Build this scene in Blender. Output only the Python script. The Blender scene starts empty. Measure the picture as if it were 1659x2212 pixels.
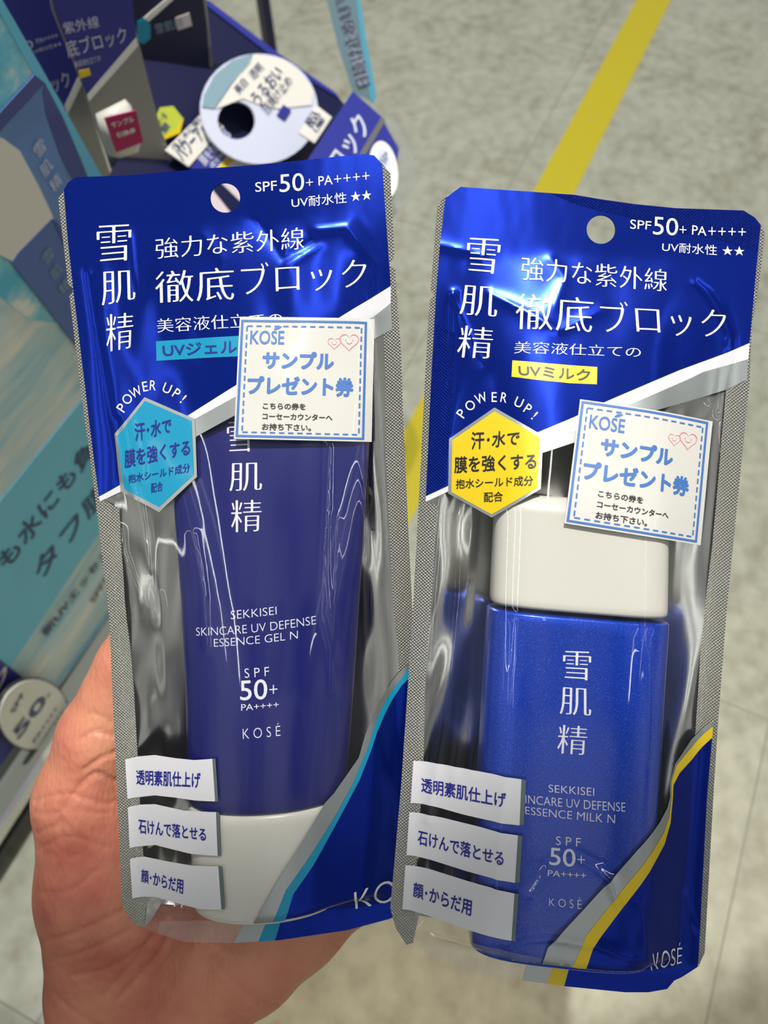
import bpy, bmesh, math, random
import numpy as np
from mathutils import Vector, Matrix
from mathutils.geometry import tessellate_polygon

random.seed(4)
RNG = np.random.RandomState(7)
S = bpy.context.scene
COL = S.collection

# ------------------------------------------------------------------ camera
F_PX, CX, CY = 1660.0, 829.5, 1106.0          # focal length / centre for a 1659 x 2212 frame
CAM_H = 0.68                                   # the photographer is crouching
PITCH = math.radians(60.88)                    # looking down
cam_data = bpy.data.cameras.new('camera')
cam_data.sensor_fit = 'VERTICAL'
cam_data.sensor_height = 36.0
cam_data.lens = 36.0 * F_PX / 2212.0
cam_data.clip_start = 0.01
cam_data.dof.use_dof = True
cam_data.dof.focus_distance = 0.226
cam_data.dof.aperture_fstop = 13.5
cam = bpy.data.objects.new('camera', cam_data)
COL.objects.link(cam)
cam.location = (0, 0, CAM_H)
cam.rotation_euler = (math.pi / 2 - PITCH, 0, 0)
S.camera = cam
CAMP = np.array([0, 0, CAM_H])
RX = np.array([1.0, 0, 0])
FW = np.array([0, math.cos(PITCH), -math.sin(PITCH)])
UP = np.array([0, math.sin(PITCH), math.cos(PITCH)])
CAM_M = Matrix.Translation((0, 0, CAM_H)) @ Matrix(((1, 0, 0), (0, UP[1], -FW[1]), (0, UP[2], -FW[2]))).to_4x4()

# ------------------------------------------------------------------ world, lights, exposure
S.view_settings.view_transform = 'Standard'
S.view_settings.look = 'None'
S.view_settings.gamma = 1.0
S.view_settings.use_curve_mapping = False
S.view_settings.exposure = 0.02
S.cycles.max_bounces = 10
S.cycles.transparent_max_bounces = 24
S.cycles.caustics_reflective = False
S.cycles.caustics_refractive = False

world = bpy.data.worlds.new('shop_surroundings')
S.world = world
world.use_nodes = True
bgn = world.node_tree.nodes['Background']
# noise patches standing for the unseen shop, added for contrast in foil reflections
wnt = world.node_tree
wtc = wnt.nodes.new('ShaderNodeTexCoord')
wn = wnt.nodes.new('ShaderNodeTexNoise')
wn.inputs['Scale'].default_value = 2.6
wn.inputs['Detail'].default_value = 2.0
wr = wnt.nodes.new('ShaderNodeValToRGB')
wr.color_ramp.elements[0].position = 0.36
wr.color_ramp.elements[0].color = (0.16, 0.17, 0.17, 1)
wr.color_ramp.elements[1].position = 0.64
wr.color_ramp.elements[1].color = (0.98, 1.0, 0.97, 1)
wnt.links.new(wtc.outputs['Generated'], wn.inputs['Vector'])
wnt.links.new(wn.outputs['Fac'], wr.inputs['Fac'])
wnt.links.new(wr.outputs['Color'], bgn.inputs['Color'])
bgn.inputs['Strength'].default_value = 0.46


def area(name, loc, target, sx, sy, power, col):
    l = bpy.data.lights.new(name, 'AREA')
    l.shape = 'RECTANGLE'
    l.size, l.size_y = sx, sy
    l.energy = power
    l.color = col
    o = bpy.data.objects.new(name, l)
    COL.objects.link(o)
    o.location = loc
    d = Vector(target) - Vector(loc)
    o.rotation_euler = d.to_track_quat('-Z', 'Y').to_euler()
    return o


COOL = (0.96, 1.0, 0.95)
WARM = (1.0, 0.76, 0.48)
for lx, ly, pw_ in ((-1.5, 0.9, 2.4), (0.05, 0.3, 2.4), (1.3, 0.9, 2.4), (-0.8, 2.8, 3), (0.9, 2.8, 3), (-1.3, -1.2, 1.9), (1.3, -1.2, 1.9), (-1.9, -1.2, 1.9), (1.9, -1.2, 1.9), (-2.9, -1.2, 2.2), (2.9, -1.2, 2.2)):
    area('ceiling_strip_light', (lx, ly, 2.6), (lx, ly, 0), 0.04, 1.5, 1.35 * pw_, COOL)


def spot(name, loc, target, deg, power, col, blend, rad):
    l = bpy.data.lights.new(name, 'SPOT')
    l.energy, l.color, l.spot_size, l.spot_blend, l.shadow_soft_size = power, col, math.radians(deg), blend, rad
    o = bpy.data.objects.new(name, l)
    COL.objects.link(o)
    o.location = loc
    o.rotation_euler = (Vector(target) - Vector(loc)).to_track_quat('-Z', 'Y').to_euler()
    return o


# two unseen spots, added to shape the light
spot('added_cone_spot', (-0.06, 0.50, 2.30), (-0.06, 0.81, 0.40), 47.2, 195, (1.0, 0.97, 0.91), 0.035, 0.02)  # added key spot; its cone edge leaves the lower palm in shade
spot('added_floor_spot', (-0.9, -0.75, 0.42), (0.16, -0.13, 0.0), 30, 125, WARM, 0.8, 0.04)  # added low on the left to warm the floor without reaching the hand


# ------------------------------------------------------------------ materials
def new_mat(name):
    m = bpy.data.materials.new(name)
    m.use_nodes = True
    nt = m.node_tree
    return m, nt, nt.nodes['Principled BSDF']


def N(nt, typ, **kw):
    n = nt.nodes.new(typ)
    for k, v in kw.items():
        if k in n.inputs:
            n.inputs[k].default_value = v
        else:
            setattr(n, k, v)
    return n


def flat(name, col, rough=0.5, metal=0.0, spec=0.5, coat=0.0):
    m, nt, p = new_mat(name)
    p.inputs['Base Color'].default_value = (*col, 1)
    p.inputs['Roughness'].default_value = rough
    p.inputs['Metallic'].default_value = metal
    p.inputs['Specular IOR Level'].default_value = spec
    p.inputs['Coat Weight'].default_value = coat
    p.inputs['Coat Roughness'].default_value = 0.08
    return m


def srgb(r, g, b):
    f = lambda c: (c / 255 / 12.92) if c / 255 <= 0.04045 else ((c / 255 + 0.055) / 1.055) ** 2.4
    return (f(r), f(g), f(b))


def add_bump(nt, p, height_socket, strength, dist):
    b = N(nt, 'ShaderNodeBump')
    b.inputs['Strength'].default_value = strength
    b.inputs['Distance'].default_value = dist
    nt.links.new(height_socket, b.inputs['Height'])
    nt.links.new(b.outputs['Normal'], p.inputs['Normal'])
    return b


def noise(nt, scale, detail=2.0, stretch=(1, 1, 1), rough=0.5):
    tc = N(nt, 'ShaderNodeTexCoord')
    mp = N(nt, 'ShaderNodeMapping')
    mp.inputs['Scale'].default_value = stretch
    nt.links.new(tc.outputs['Object'], mp.inputs['Vector'])
    n = N(nt, 'ShaderNodeTexNoise')
    n.inputs['Scale'].default_value = scale
    n.inputs['Detail'].default_value = detail
    n.inputs['Roughness'].default_value = rough
    nt.links.new(mp.outputs['Vector'], n.inputs['Vector'])
    return n


def ramp(nt, fac, stops):
    r = N(nt, 'ShaderNodeValToRGB')
    el = r.color_ramp.elements
    while len(el) < len(stops):
        el.new(0.5)
    for e, (pos, c) in zip(el, stops):
        e.position = pos
        e.color = (*c, 1)
    nt.links.new(fac, r.inputs['Fac'])
    return r


def foil(name, col, rough, metal, bump_scale=55.0, bump=0.25, stretch=(1, 0.5, 1), dist=0.0015):
    m, nt, p = new_mat(name)
    p.inputs['Base Color'].default_value = (*col, 1)
    p.inputs['Roughness'].default_value = rough
    p.inputs['Metallic'].default_value = metal
    n = noise(nt, bump_scale, 2.0, stretch)
    add_bump(nt, p, n.outputs['Fac'], bump, dist)
    return m


def knurl(name, col, rough, metal, period=0.00085, strength=0.6):
    """embossed heat seal: a fine woven grid of pits"""
    m, nt, p = new_mat(name)
    p.inputs['Base Color'].default_value = (*col, 1)
    p.inputs['Roughness'].default_value = rough
    p.inputs['Metallic'].default_value = metal
    tc = N(nt, 'ShaderNodeTexCoord')
    sp = N(nt, 'ShaderNodeSeparateXYZ')
    nt.links.new(tc.outputs['Object'], sp.inputs[0])
    k = 2 * math.pi / period
    outs = []
    for ax, kk in (('X', k), ('Y', k * 1.15)):
        mu = N(nt, 'ShaderNodeMath', operation='MULTIPLY')
        mu.inputs[1].default_value = kk
        nt.links.new(sp.outputs[ax], mu.inputs[0])
        si = N(nt, 'ShaderNodeMath', operation='SINE')
        nt.links.new(mu.outputs[0], si.inputs[0])
        outs.append(si)
    mm = N(nt, 'ShaderNodeMath', operation='MULTIPLY')
    nt.links.new(outs[0].outputs[0], mm.inputs[0])
    nt.links.new(outs[1].outputs[0], mm.inputs[1])
    add_bump(nt, p, mm.outputs[0], strength, period * 0.6)
    return m


def film_mat(name, tint=(1, 1, 1), haze=0.0, rough=0.03, bump_scale=70.0, bump=0.10):
    """clear plastic film: transparent with Fresnel gloss"""
    m, nt, p = new_mat(name)
    nt.nodes.remove(p)
    out = nt.nodes['Material Output']
    tr = N(nt, 'ShaderNodeBsdfTransparent')
    tr.inputs['Color'].default_value = (*tint, 1)
    gl = N(nt, 'ShaderNodeBsdfGlossy')
    gl.inputs['Roughness'].default_value = rough
    fr = N(nt, 'ShaderNodeLayerWeight')          # same reflectance from both sides of the thin sheet
    fr.inputs['Blend'].default_value = 0.5
    pw5 = N(nt, 'ShaderNodeMath', operation='POWER')
    pw5.inputs[1].default_value = 5.0
    nt.links.new(fr.outputs['Facing'], pw5.inputs[0])
    fac = N(nt, 'ShaderNodeMath', operation='MULTIPLY_ADD')
    fac.inputs[1].default_value = 0.93
    fac.inputs[2].default_value = 0.065
    nt.links.new(pw5.outputs[0], fac.inputs[0])
    n = noise(nt, bump_scale, 2.0, (1, 0.25, 1))
    b = N(nt, 'ShaderNodeBump')
    b.inputs['Strength'].default_value = bump
    b.inputs['Distance'].default_value = 0.001
    nt.links.new(n.outputs['Fac'], b.inputs['Height'])
    nt.links.new(b.outputs['Normal'], gl.inputs['Normal'])
    nt.links.new(b.outputs['Normal'], fr.inputs['Normal'])
    mx = N(nt, 'ShaderNodeMixShader')
    nt.links.new(fac.outputs[0], mx.inputs[0])
    nt.links.new(tr.outputs[0], mx.inputs[1])
    nt.links.new(gl.outputs[0], mx.inputs[2])
    last = mx
    if haze > 0:
        df = N(nt, 'ShaderNodeBsdfDiffuse')
        df.inputs['Color'].default_value = (0.8, 0.8, 0.78, 1)
        m2 = N(nt, 'ShaderNodeMixShader')
        m2.inputs[0].default_value = haze
        nt.links.new(mx.outputs[0], m2.inputs[1])
        nt.links.new(df.outputs[0], m2.inputs[2])
        last = m2
    nt.links.new(last.outputs[0], out.inputs['Surface'])
    return m


M = {}
M['blue_foil'] = foil('metallic_blue_print', srgb(14, 44, 160), 0.18, 0.8, 60, 0.18)
M['blue_seal'] = knurl('metallic_blue_sealed_print', srgb(14, 44, 160), 0.20, 0.8, 0.0011, 0.55)
M['silver'] = foil('silver_inner_foil', (0.60, 0.585, 0.55), 0.19, 1.0, 45, 0.30, (1, 0.45, 1), 0.002)
M['silver_seal'] = knurl('silver_knurled_seal', (0.80, 0.78, 0.71), 0.30, 0.7, 0.0011, 1.0)
M['silver_print'] = foil('silver_print', (0.50, 0.53, 0.53), 0.30, 0.9, 300, 0.10, (1, 1, 1), 0.0003)
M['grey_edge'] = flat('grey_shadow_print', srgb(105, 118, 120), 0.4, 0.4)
M['film'] = film_mat('clear_film')
M['film_seal'] = film_mat('clear_frosted_seal_film', (0.96, 0.95, 0.94), 0.10, 0.15, 400, 0.5)
M['white_print'] = flat('white_print', srgb(212, 211, 216), 0.3, 0.0, 0.5, 0.3)
M['white_ink'] = flat('white_ink', srgb(236, 234, 238), 0.35)
M['cyan_print'] = flat('cyan_print', srgb(0, 142, 182), 0.3, 0.15, 0.5, 0.3)
M['yellow_print'] = flat('yellow_print', srgb(224, 192, 22), 0.3, 0.1, 0.5, 0.3)
M['blue_ink'] = flat('dark_blue_ink', srgb(24, 30, 130), 0.35)
M['black_ink'] = flat('black_ink', srgb(28, 28, 26), 0.4)
M['brown_ink'] = flat('dark_grey_ink', srgb(45, 43, 46), 0.4)
M['coupon_blue'] = flat('coupon_blue_ink', srgb(66, 110, 178), 0.4)
M['pink_ink'] = flat('pink_ink', srgb(226, 130, 140), 0.4)
M['coupon'] = flat('coupon_laminated_paper', srgb(206, 204, 198), 0.22, 0.0, 0.5, 0.5)
M['tube_blue'] = flat('blue_tube_plastic', srgb(11, 17, 100), 0.30, 0.15, 0.5, 0.2)
M['cap_white'] = flat('white_cap_plastic', srgb(206, 203, 194), 0.30)
M['silver_ink'] = flat('silver_white_ink', srgb(214, 214, 230), 0.4, 0.0)

# metallic flake blue for the milk bottle
m, nt, p = new_mat('blue_flake_bottle')
p.inputs['Metallic'].default_value = 0.55
p.inputs['Roughness'].default_value = 0.30
p.inputs['Coat Weight'].default_value = 0.5
p.inputs['Coat Roughness'].default_value = 0.05
nz = noise(nt, 3800, 1.0)
rp = ramp(nt, nz.outputs['Fac'], [(0.35, srgb(4, 46, 165)), (0.62, srgb(6, 66, 198)), (0.80, srgb(60, 140, 235))])
nt.links.new(rp.outputs[0], p.inputs['Base Color'])
add_bump(nt, p, nz.outputs['Fac'], 0.12, 0.0001)
M['bottle_blue'] = m
M['bottle_side'] = flat('dark_blue_bottle_side', srgb(16, 20, 92), 0.25, 0.3, 0.5, 0.3)

# ------------------------------------------------------------------ generic mesh helpers


def link(name, me, mat, parent=None, smooth=True):
    o = bpy.data.objects.new(name, me)
    COL.objects.link(o)
    if mat is not None:
        me.materials.append(mat)
    if smooth and len(me.polygons):
        me.polygons.foreach_set('use_smooth', [True] * len(me.polygons))
    if parent is not None:
        o.parent = parent
    return o


def empty(name, mw, label, cat, group=None):
    o = bpy.data.objects.new(name, None)
    COL.objects.link(o)
    o.empty_display_size = 0.02
    o.matrix_world = mw
    o['label'] = label
    o['category'] = cat
    if group:
        o['group'] = group
    return o


def tag(o, label, cat, group=None):
    o['label'] = label
    o['category'] = cat
    if group:
        o['group'] = group
    return o


def clip_half(poly, ax, val, keep_less):
    out = []
    n = len(poly)
    for i in range(n):
        a, b = poly[i], poly[(i + 1) % n]
        da, db = a[ax] - val, b[ax] - val
        if not keep_less:
            da, db = -da, -db
        if da <= 0:
            out.append(a)
        if (da < 0 < db) or (db < 0 < da):
            t = da / (da - db)
            q = [a[0] + (b[0] - a[0]) * t, a[1] + (b[1] - a[1]) * t]
            q[ax] = val
            out.append(tuple(q))
    return out


def grid_cut(tris, sp):
    """cut 2-D triangles along a regular grid so they can follow a curved surface"""
    res = []
    for t in tris:
        u0 = min(p[0] for p in t)
        u1 = max(p[0] for p in t)
        k0, k1 = math.floor(u0 / sp), math.ceil(u1 / sp)
        rest = list(t)
        for k in range(k0, k1):
            if k < k1 - 1:
                strip = clip_half(rest, 0, (k + 1) * sp, True)
                rest = clip_half(rest, 0, (k + 1) * sp, False)
            else:
                strip = rest
            if len(strip) < 3:
                continue
            v0 = min(p[1] for p in strip)
            v1 = max(p[1] for p in strip)
            j0, j1 = math.floor(v0 / sp), math.ceil(v1 / sp)
            r2 = strip
            for j in range(j0, j1):
                if j < j1 - 1:
                    cell = clip_half(r2, 1, (j + 1) * sp, True)
                    r2 = clip_half(r2, 1, (j + 1) * sp, False)
                else:
                    cell = r2
                if len(cell) >= 3:
                    res.append(cell)
    return res


def ring_tris(rings):
    vl = [[Vector((p[0], p[1], 0)) for p in r] for r in rings]
    flatv = [(p[0], p[1]) for r in rings for p in r]
    return [tuple(flatv[i] for i in t) for t in tessellate_polygon(vl)]


def drape_mesh(name, tris, zf, eps, sp=1.0):
    """tris in (u, v) millimetres, v counted downwards; z = zf(u, v) + eps. Returns a mesh in metres."""
    cells = grid_cut(tris, sp)
    idx, vs, faces = {}, [], []
    for c in cells:
        f = []
        for p in c:
            k = (round(p[0], 3), round(p[1], 3))
            i = idx.get(k)
            if i is None:
                i = idx[k] = len(vs)
                vs.append(k)
            if not f or (f[-1] != i and f[0] != i):
                f.append(i)
        if len(f) >= 3:
            a = sum(vs[f[i]][0] * vs[f[(i + 1) % len(f)]][1] - vs[f[(i + 1) % len(f)]][0] * vs[f[i]][1] for i in range(len(f)))
            if a > 0:                       # v points down: flip so that normals face +z
                f.reverse()
            faces.append(f)
    V = np.array(vs)
    Z = zf(V[:, 0], V[:, 1]) + eps
    me = bpy.data.meshes.new(name)
    me.from_pydata([(u * .001, -v * .001, z * .001) for (u, v), z in zip(vs, Z)], [], faces)
    me.update()
    return me


# text as 2-D triangles normalised to its bounding box ------------------------
_tc = {}


def shift_filter(A, offs, fn):
    out = A.copy()
    h, w = A.shape
    for dy, dx in offs:
        B = np.zeros_like(A)
        B[max(dy, 0):h + min(dy, 0), max(dx, 0):w + min(dx, 0)] = A[max(-dy, 0):h + min(-dy, 0), max(-dx, 0):w + min(-dx, 0)]
        out = fn(out, B)
    return out


def reshape_glyphs(V, T, weight, serif):
    """restyle a filled outline on a fine raster: weight thickens (or thins) all strokes, serif thins only the horizontal ones; returns new triangles"""
    Rz = 160.0
    pad = 12
    lo = V.min(0)
    W_, H_ = [int((V[:, i].max() - lo[i]) * Rz) + 2 * pad for i in (0, 1)]
    A = np.zeros((H_, W_), np.float32)
    Q = (V - lo) * Rz + pad
    for t in T:
        p = Q[list(t)]
        x0, y0 = np.floor(p.min(0)).astype(int)
        x1, y1 = np.ceil(p.max(0)).astype(int) + 1
        gx, gy = np.meshgrid(np.arange(x0, x1) + .5, np.arange(y0, y1) + .5)
        s = []
        for i in range(3):
            a, b = p[i], p[(i + 1) % 3]
            s.append((b[0] - a[0]) * (gy - a[1]) - (b[1] - a[1]) * (gx - a[0]))
        s = np.array(s)
        A[y0:y1, x0:x1] = np.maximum(A[y0:y1, x0:x1], ((s >= 0).all(0) | (s <= 0).all(0)))
    if serif:
        # typical thickness of the horizontal strokes = short vertical runs
        runs = []
        for x in range(0, W_, 3):
            c = np.diff(np.concatenate([[0], A[:, x], [0]]))
            runs += list(np.where(c < 0)[0] - np.where(c > 0)[0])
        runs = np.array([r for r in runs if r > 2])
        h = np.percentile(runs, 30)
        e = max(1, int(round(h * serif)))
        A = shift_filter(A, [(k, 0) for k in range(-e, e + 1)], np.minimum)
    if weight > 0:
        r = weight * Rz
        offs = [(int(round(r * math.sin(a))), int(round(r * math.cos(a)))) for a in np.linspace(0, 2 * math.pi, 17)[:-1]]
        A = shift_filter(A, offs, np.maximum)
    elif weight < 0:
        r = -weight * Rz
        offs = [(int(round(r * math.sin(a))), int(round(r * math.cos(a)))) for a in np.linspace(0, 2 * math.pi, 9)[:-1]]
        A = shift_filter(A, offs, np.minimum)
    for _ in range(2):
        P = np.pad(A, 1)
        A = (P[1:-1, 1:-1] * 4 + (P[:-2, 1:-1] + P[2:, 1:-1] + P[1:-1, :-2] + P[1:-1, 2:]) * 2 + P[:-2, :-2] + P[2:, 2:] + P[:-2, 2:] + P[2:, :-2]) / 16
    A = A[::2, ::2]
    st = 2.0 / Rz
    full = A > .5
    cf = full[:-1, :-1] & full[1:, :-1] & full[:-1, 1:] & full[1:, 1:]
    ca = (full[:-1, :-1] | full[1:, :-1] | full[:-1, 1:] | full[1:, 1:]) & ~cf
    out = []
    for y in range(cf.shape[0]):
        c = np.diff(np.concatenate([[0], cf[y].astype(int), [0]]))
        for a, b in zip(np.where(c > 0)[0], np.where(c < 0)[0]):
            out.append(((a * st, y * st), (b * st, y * st), (b * st, (y + 1) * st)))
            out.append(((a * st, y * st), (b * st, (y + 1) * st), (a * st, (y + 1) * st)))
    for y, x in np.argwhere(ca):
        cs = [(x, y, A[y, x]), (x + 1, y, A[y, x + 1]), (x + 1, y + 1, A[y + 1, x + 1]), (x, y + 1, A[y + 1, x])]
        poly = []
        for i in range(4):
            a, b = cs[i], cs[(i + 1) % 4]
            if a[2] > .5:
                poly.append((a[0] * st, a[1] * st))
            if (a[2] > .5) != (b[2] > .5):
                t = (.5 - a[2]) / (b[2] - a[2])
                poly.append(((a[0] + (b[0] - a[0]) * t) * st, (a[1] + (b[1] - a[1]) * t) * st))
        for i in range(1, len(poly) - 1):
            out.append((poly[0], poly[i], poly[i + 1]))
    V2 = np.array([p for t in out for p in t])
    T2 = [(3 * i, 3 * i + 1, 3 * i + 2) for i in range(len(out))]
    return V2, T2


def text_tris(s, weight=0.0, serif=0.0, spacing=1.0):
    """glyph fill of s as triangles in the unit square; serif > 0 thins horizontal strokes (Mincho look)"""
    key = (s, weight, serif, spacing)
    if key in _tc:
        return _tc[key]
    c = bpy.data.curves.new('t', 'FONT')
    c.body = s
    c.resolution_u = 4
    c.space_character = spacing
    o = bpy.data.objects.new('t', c)
    COL.objects.link(o)
    bpy.context.view_layer.update()
    me = bpy.data.meshes.new_from_object(o.evaluated_get(bpy.context.evaluated_depsgraph_get()))
    V = np.array([v.co[:2] for v in me.vertices])
    me.calc_loop_triangles()
    T = [tuple(t.vertices) for t in me.loop_triangles]
    bpy.data.objects.remove(o)
    bpy.data.curves.remove(c)
    bpy.data.meshes.remove(me)
    if weight or serif:
        V, T = reshape_glyphs(V, T, weight, serif)
    lo, hi = V.min(0), V.max(0)
    V = (V - lo) / np.maximum(hi - lo, 1e-6)
    _tc[key] = (V, T)
    return V, T


def quad_map(V, q):
    """unit square -> quad (TL, TR, BR, BL) in any 2-D space"""
    q = np.asarray(q, float)
    x, y = V[:, :1], V[:, 1:2]
    top = q[0] * (1 - x) + q[1] * x
    bot = q[3] * (1 - x) + q[2] * x
    return top * y + bot * (1 - y)


def rot_quad(cx, cy, w, h, deg):
    """pixel quad of a glyph centred on (cx, cy), turned anticlockwise by deg"""
    a = math.radians(deg)
    ex = np.array([math.cos(a), -math.sin(a)])
    ey = np.array([-math.sin(a), -math.cos(a)])
    c = np.array([cx, cy])
    return [c - ex * w / 2 + ey * h / 2, c + ex * w / 2 + ey * h / 2, c + ex * w / 2 - ey * h / 2, c - ex * w / 2 - ey * h / 2]


def smooth_poly(pts, n=6):
    """Catmull-Rom through an open polyline"""
    P = [np.array(p, float) for p in pts]
    P = [2 * P[0] - P[1]] + P + [2 * P[-1] - P[-2]]
    out = []
    for i in range(1, len(P) - 2):
        for k in range(n):
            t = k / n
            a, b, c, d = P[i - 1], P[i], P[i + 1], P[i + 2]
            out.append(tuple(0.5 * (2 * b + (c - a) * t + (2 * a - 5 * b + 4 * c - d) * t * t + (3 * b - a - 3 * c + d) * t ** 3)))
    out.append(tuple(P[-2]))
    return out


# ------------------------------------------------------------------ pouches: real 95 x 233 mm sachets, each with its own pose
U0, V0, GS = -60.0, -10.0, 0.5
GU = np.arange(U0, 60.01, GS)
GV = np.arange(V0, 255.01, GS)


def field_fn(A):
    def f(u, v):
        u = np.asarray(u, float)
        v = np.asarray(v, float)
        x = np.clip((u - U0) / GS, 0, len(GU) - 1.001)
        y = np.clip((v - V0) / GS, 0, len(GV) - 1.001)
        i = x.astype(int)
        j = y.astype(int)
        fx, fy = x - i, y - j
        return (A[j, i] * (1 - fx) + A[j, i + 1] * fx) * (1 - fy) + (A[j + 1, i] * (1 - fx) + A[j + 1, i + 1] * fx) * fy
    return f


def gauss(A, sig):
    r = int(3 * sig / GS) + 1
    k = np.exp(-0.5 * (np.arange(-r, r + 1) * GS / sig) ** 2)
    k /= k.sum()
    P = np.pad(A, ((r, r), (r, r)), mode='edge')
    P = sum(k[i] * P[i:i + A.shape[0], :] for i in range(2 * r + 1))
    return sum(k[i] * P[:, i:i + A.shape[1]] for i in range(2 * r + 1))


def hull_row(x, z):
    h = []
    for p in zip(x, z):
        while len(h) >= 2 and (h[-1][0] - h[-2][0]) * (p[1] - h[-2][1]) - (h[-1][1] - h[-2][1]) * (p[0] - h[-2][0]) >= 0:
            h.pop()
        h.append(p)
    h = np.array(h)
    return np.interp(x, h[:, 0], h[:, 1])


def tent(A, ul, ur, vt, vb):
    """stretch a film over the height map A, held at zero along its four seals"""
    B = A.copy()
    iu = np.where((GU >= ul) & (GU <= ur))[0]
    jv = np.where((GV >= vt) & (GV <= vb))[0]
    B[:, GU < ul] = 0
    B[:, GU > ur] = 0
    B[GV < vt, :] = 0
    B[GV > vb, :] = 0
    for it in range(2):
        for i in iu[::2]:
            B[jv, i] = hull_row(GV[jv], B[jv, i])
        for i in iu[1:-1:2]:
            B[jv, i] = 0.5 * (B[jv, i - 1] + B[jv, min(i + 1, len(GU) - 1)])
        for j in jv:
            B[j, iu] = hull_row(GU[iu], B[j, iu])
    return B


class Pouch:
    def __init__(self, R, t):
        self.R = np.array(R)
        self.t = np.array(t)
        self.o = self.R.T @ (-self.t) * 1000
        Mx = Matrix([list(r) for r in R]).to_4x4()
        Mx.translation = Vector(t)
        self.mw = CAM_M @ Mx

    def loc(self, px, zf=0.0):
        """where the sight line of a photo point meets the surface z = zf(u, v) of this pouch: (u, v) in mm"""
        px = np.atleast_2d(np.asarray(px, float))
        d = np.stack([(px[:, 0] - CX) / F_PX, -(px[:, 1] - CY) / F_PX, -np.ones(len(px))], 1) @ self.R
        z = np.zeros(len(px)) if callable(zf) else np.full(len(px), float(zf))
        for _ in range(10 if callable(zf) else 1):
            s = (z - self.o[2]) / d[:, 2]
            u = self.o[0] + s * d[:, 0]
            v = -(self.o[1] + s * d[:, 1])
            if callable(zf):
                z = 0.4 * z + 0.6 * zf(u, v)
        return np.stack([u, v], 1)


def content_height(prof, zc, pw):
    """prof rows: v, centre u, half width, half thickness -> height map of the front face"""
    P = np.array(prof)
    vv = GV
    inside = (vv >= P[0, 0]) & (vv <= P[-1, 0])
    uc = np.interp(vv, P[:, 0], P[:, 1])
    a = np.interp(vv, P[:, 0], P[:, 2])
    c = np.interp(vv, P[:, 0], P[:, 3])
    X = np.abs((GU[None, :] - uc[:, None]) / a[:, None])
    Z = np.where((X < 1) & inside[:, None], zc + c[:, None] * np.clip(1 - X ** pw, 0, 1) ** (1 / pw), -99)
    return Z


def loft(name, prof, zc, pw, vlist, mat, parent, cap_round=0.0, nseg=72, flat_w=None):
    """closed tube through the profile rows between vlist[0] and vlist[-1]; ends rounded off by cap_round mm"""
    P = np.array(prof)
    bm = bmesh.new()
    rings = []
    rows = []
    va, vb = vlist[0], vlist[-1]
    for v in vlist:
        rows.append((v, 1.0, 0.0))
    if cap_round > 0:
        n = 5
        pre = [(va + cap_round * (1 - math.cos(k / n * math.pi / 2)), k / n) for k in range(0, n)]
        post = [(vb - cap_round * (1 - math.cos(k / n * math.pi / 2)), k / n) for k in range(n - 1, -1, -1)]
        rows = [(v, 1, cap_round * (1 - math.sin(k * math.pi / 2))) for v, k in pre] + \
               [r for r in rows if va + cap_round < r[0] < vb - cap_round] + \
               [(v, 1, cap_round * (1 - math.sin(k * math.pi / 2))) for v, k in post]
    for v, s, ins in rows:
        uc, a, c = (np.interp(v, P[:, 0], P[:, i]) for i in (1, 2, 3))
        a, c = max(a - ins, .3), max(c - ins, .2)
        ring = []
        for k in range(nseg):
            th = 2 * math.pi * k / nseg
            ct, st = math.cos(th), math.sin(th)
            x = math.copysign(abs(ct) ** (2 / pw), ct) * a
            z = math.copysign(abs(st) ** (2 / pw), st) * c
            ring.append(bm.verts.new(((uc + x) * .001, -v * .001, (zc + z) * .001)))
        rings.append(ring)
    for r0, r1 in zip(rings, rings[1:]):
        for k in range(nseg):
            bm.faces.new((r0[k], r1[k], r1[(k + 1) % nseg], r0[(k + 1) % nseg]))
    bm.faces.new(rings[0])
    bm.faces.new(list(reversed(rings[-1])))
    bmesh.ops.recalc_face_normals(bm, faces=bm.faces)
    me = bpy.data.meshes.new(name)
    bm.to_mesh(me)
    bm.free()
    return link(name, me, mat, parent)


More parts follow.
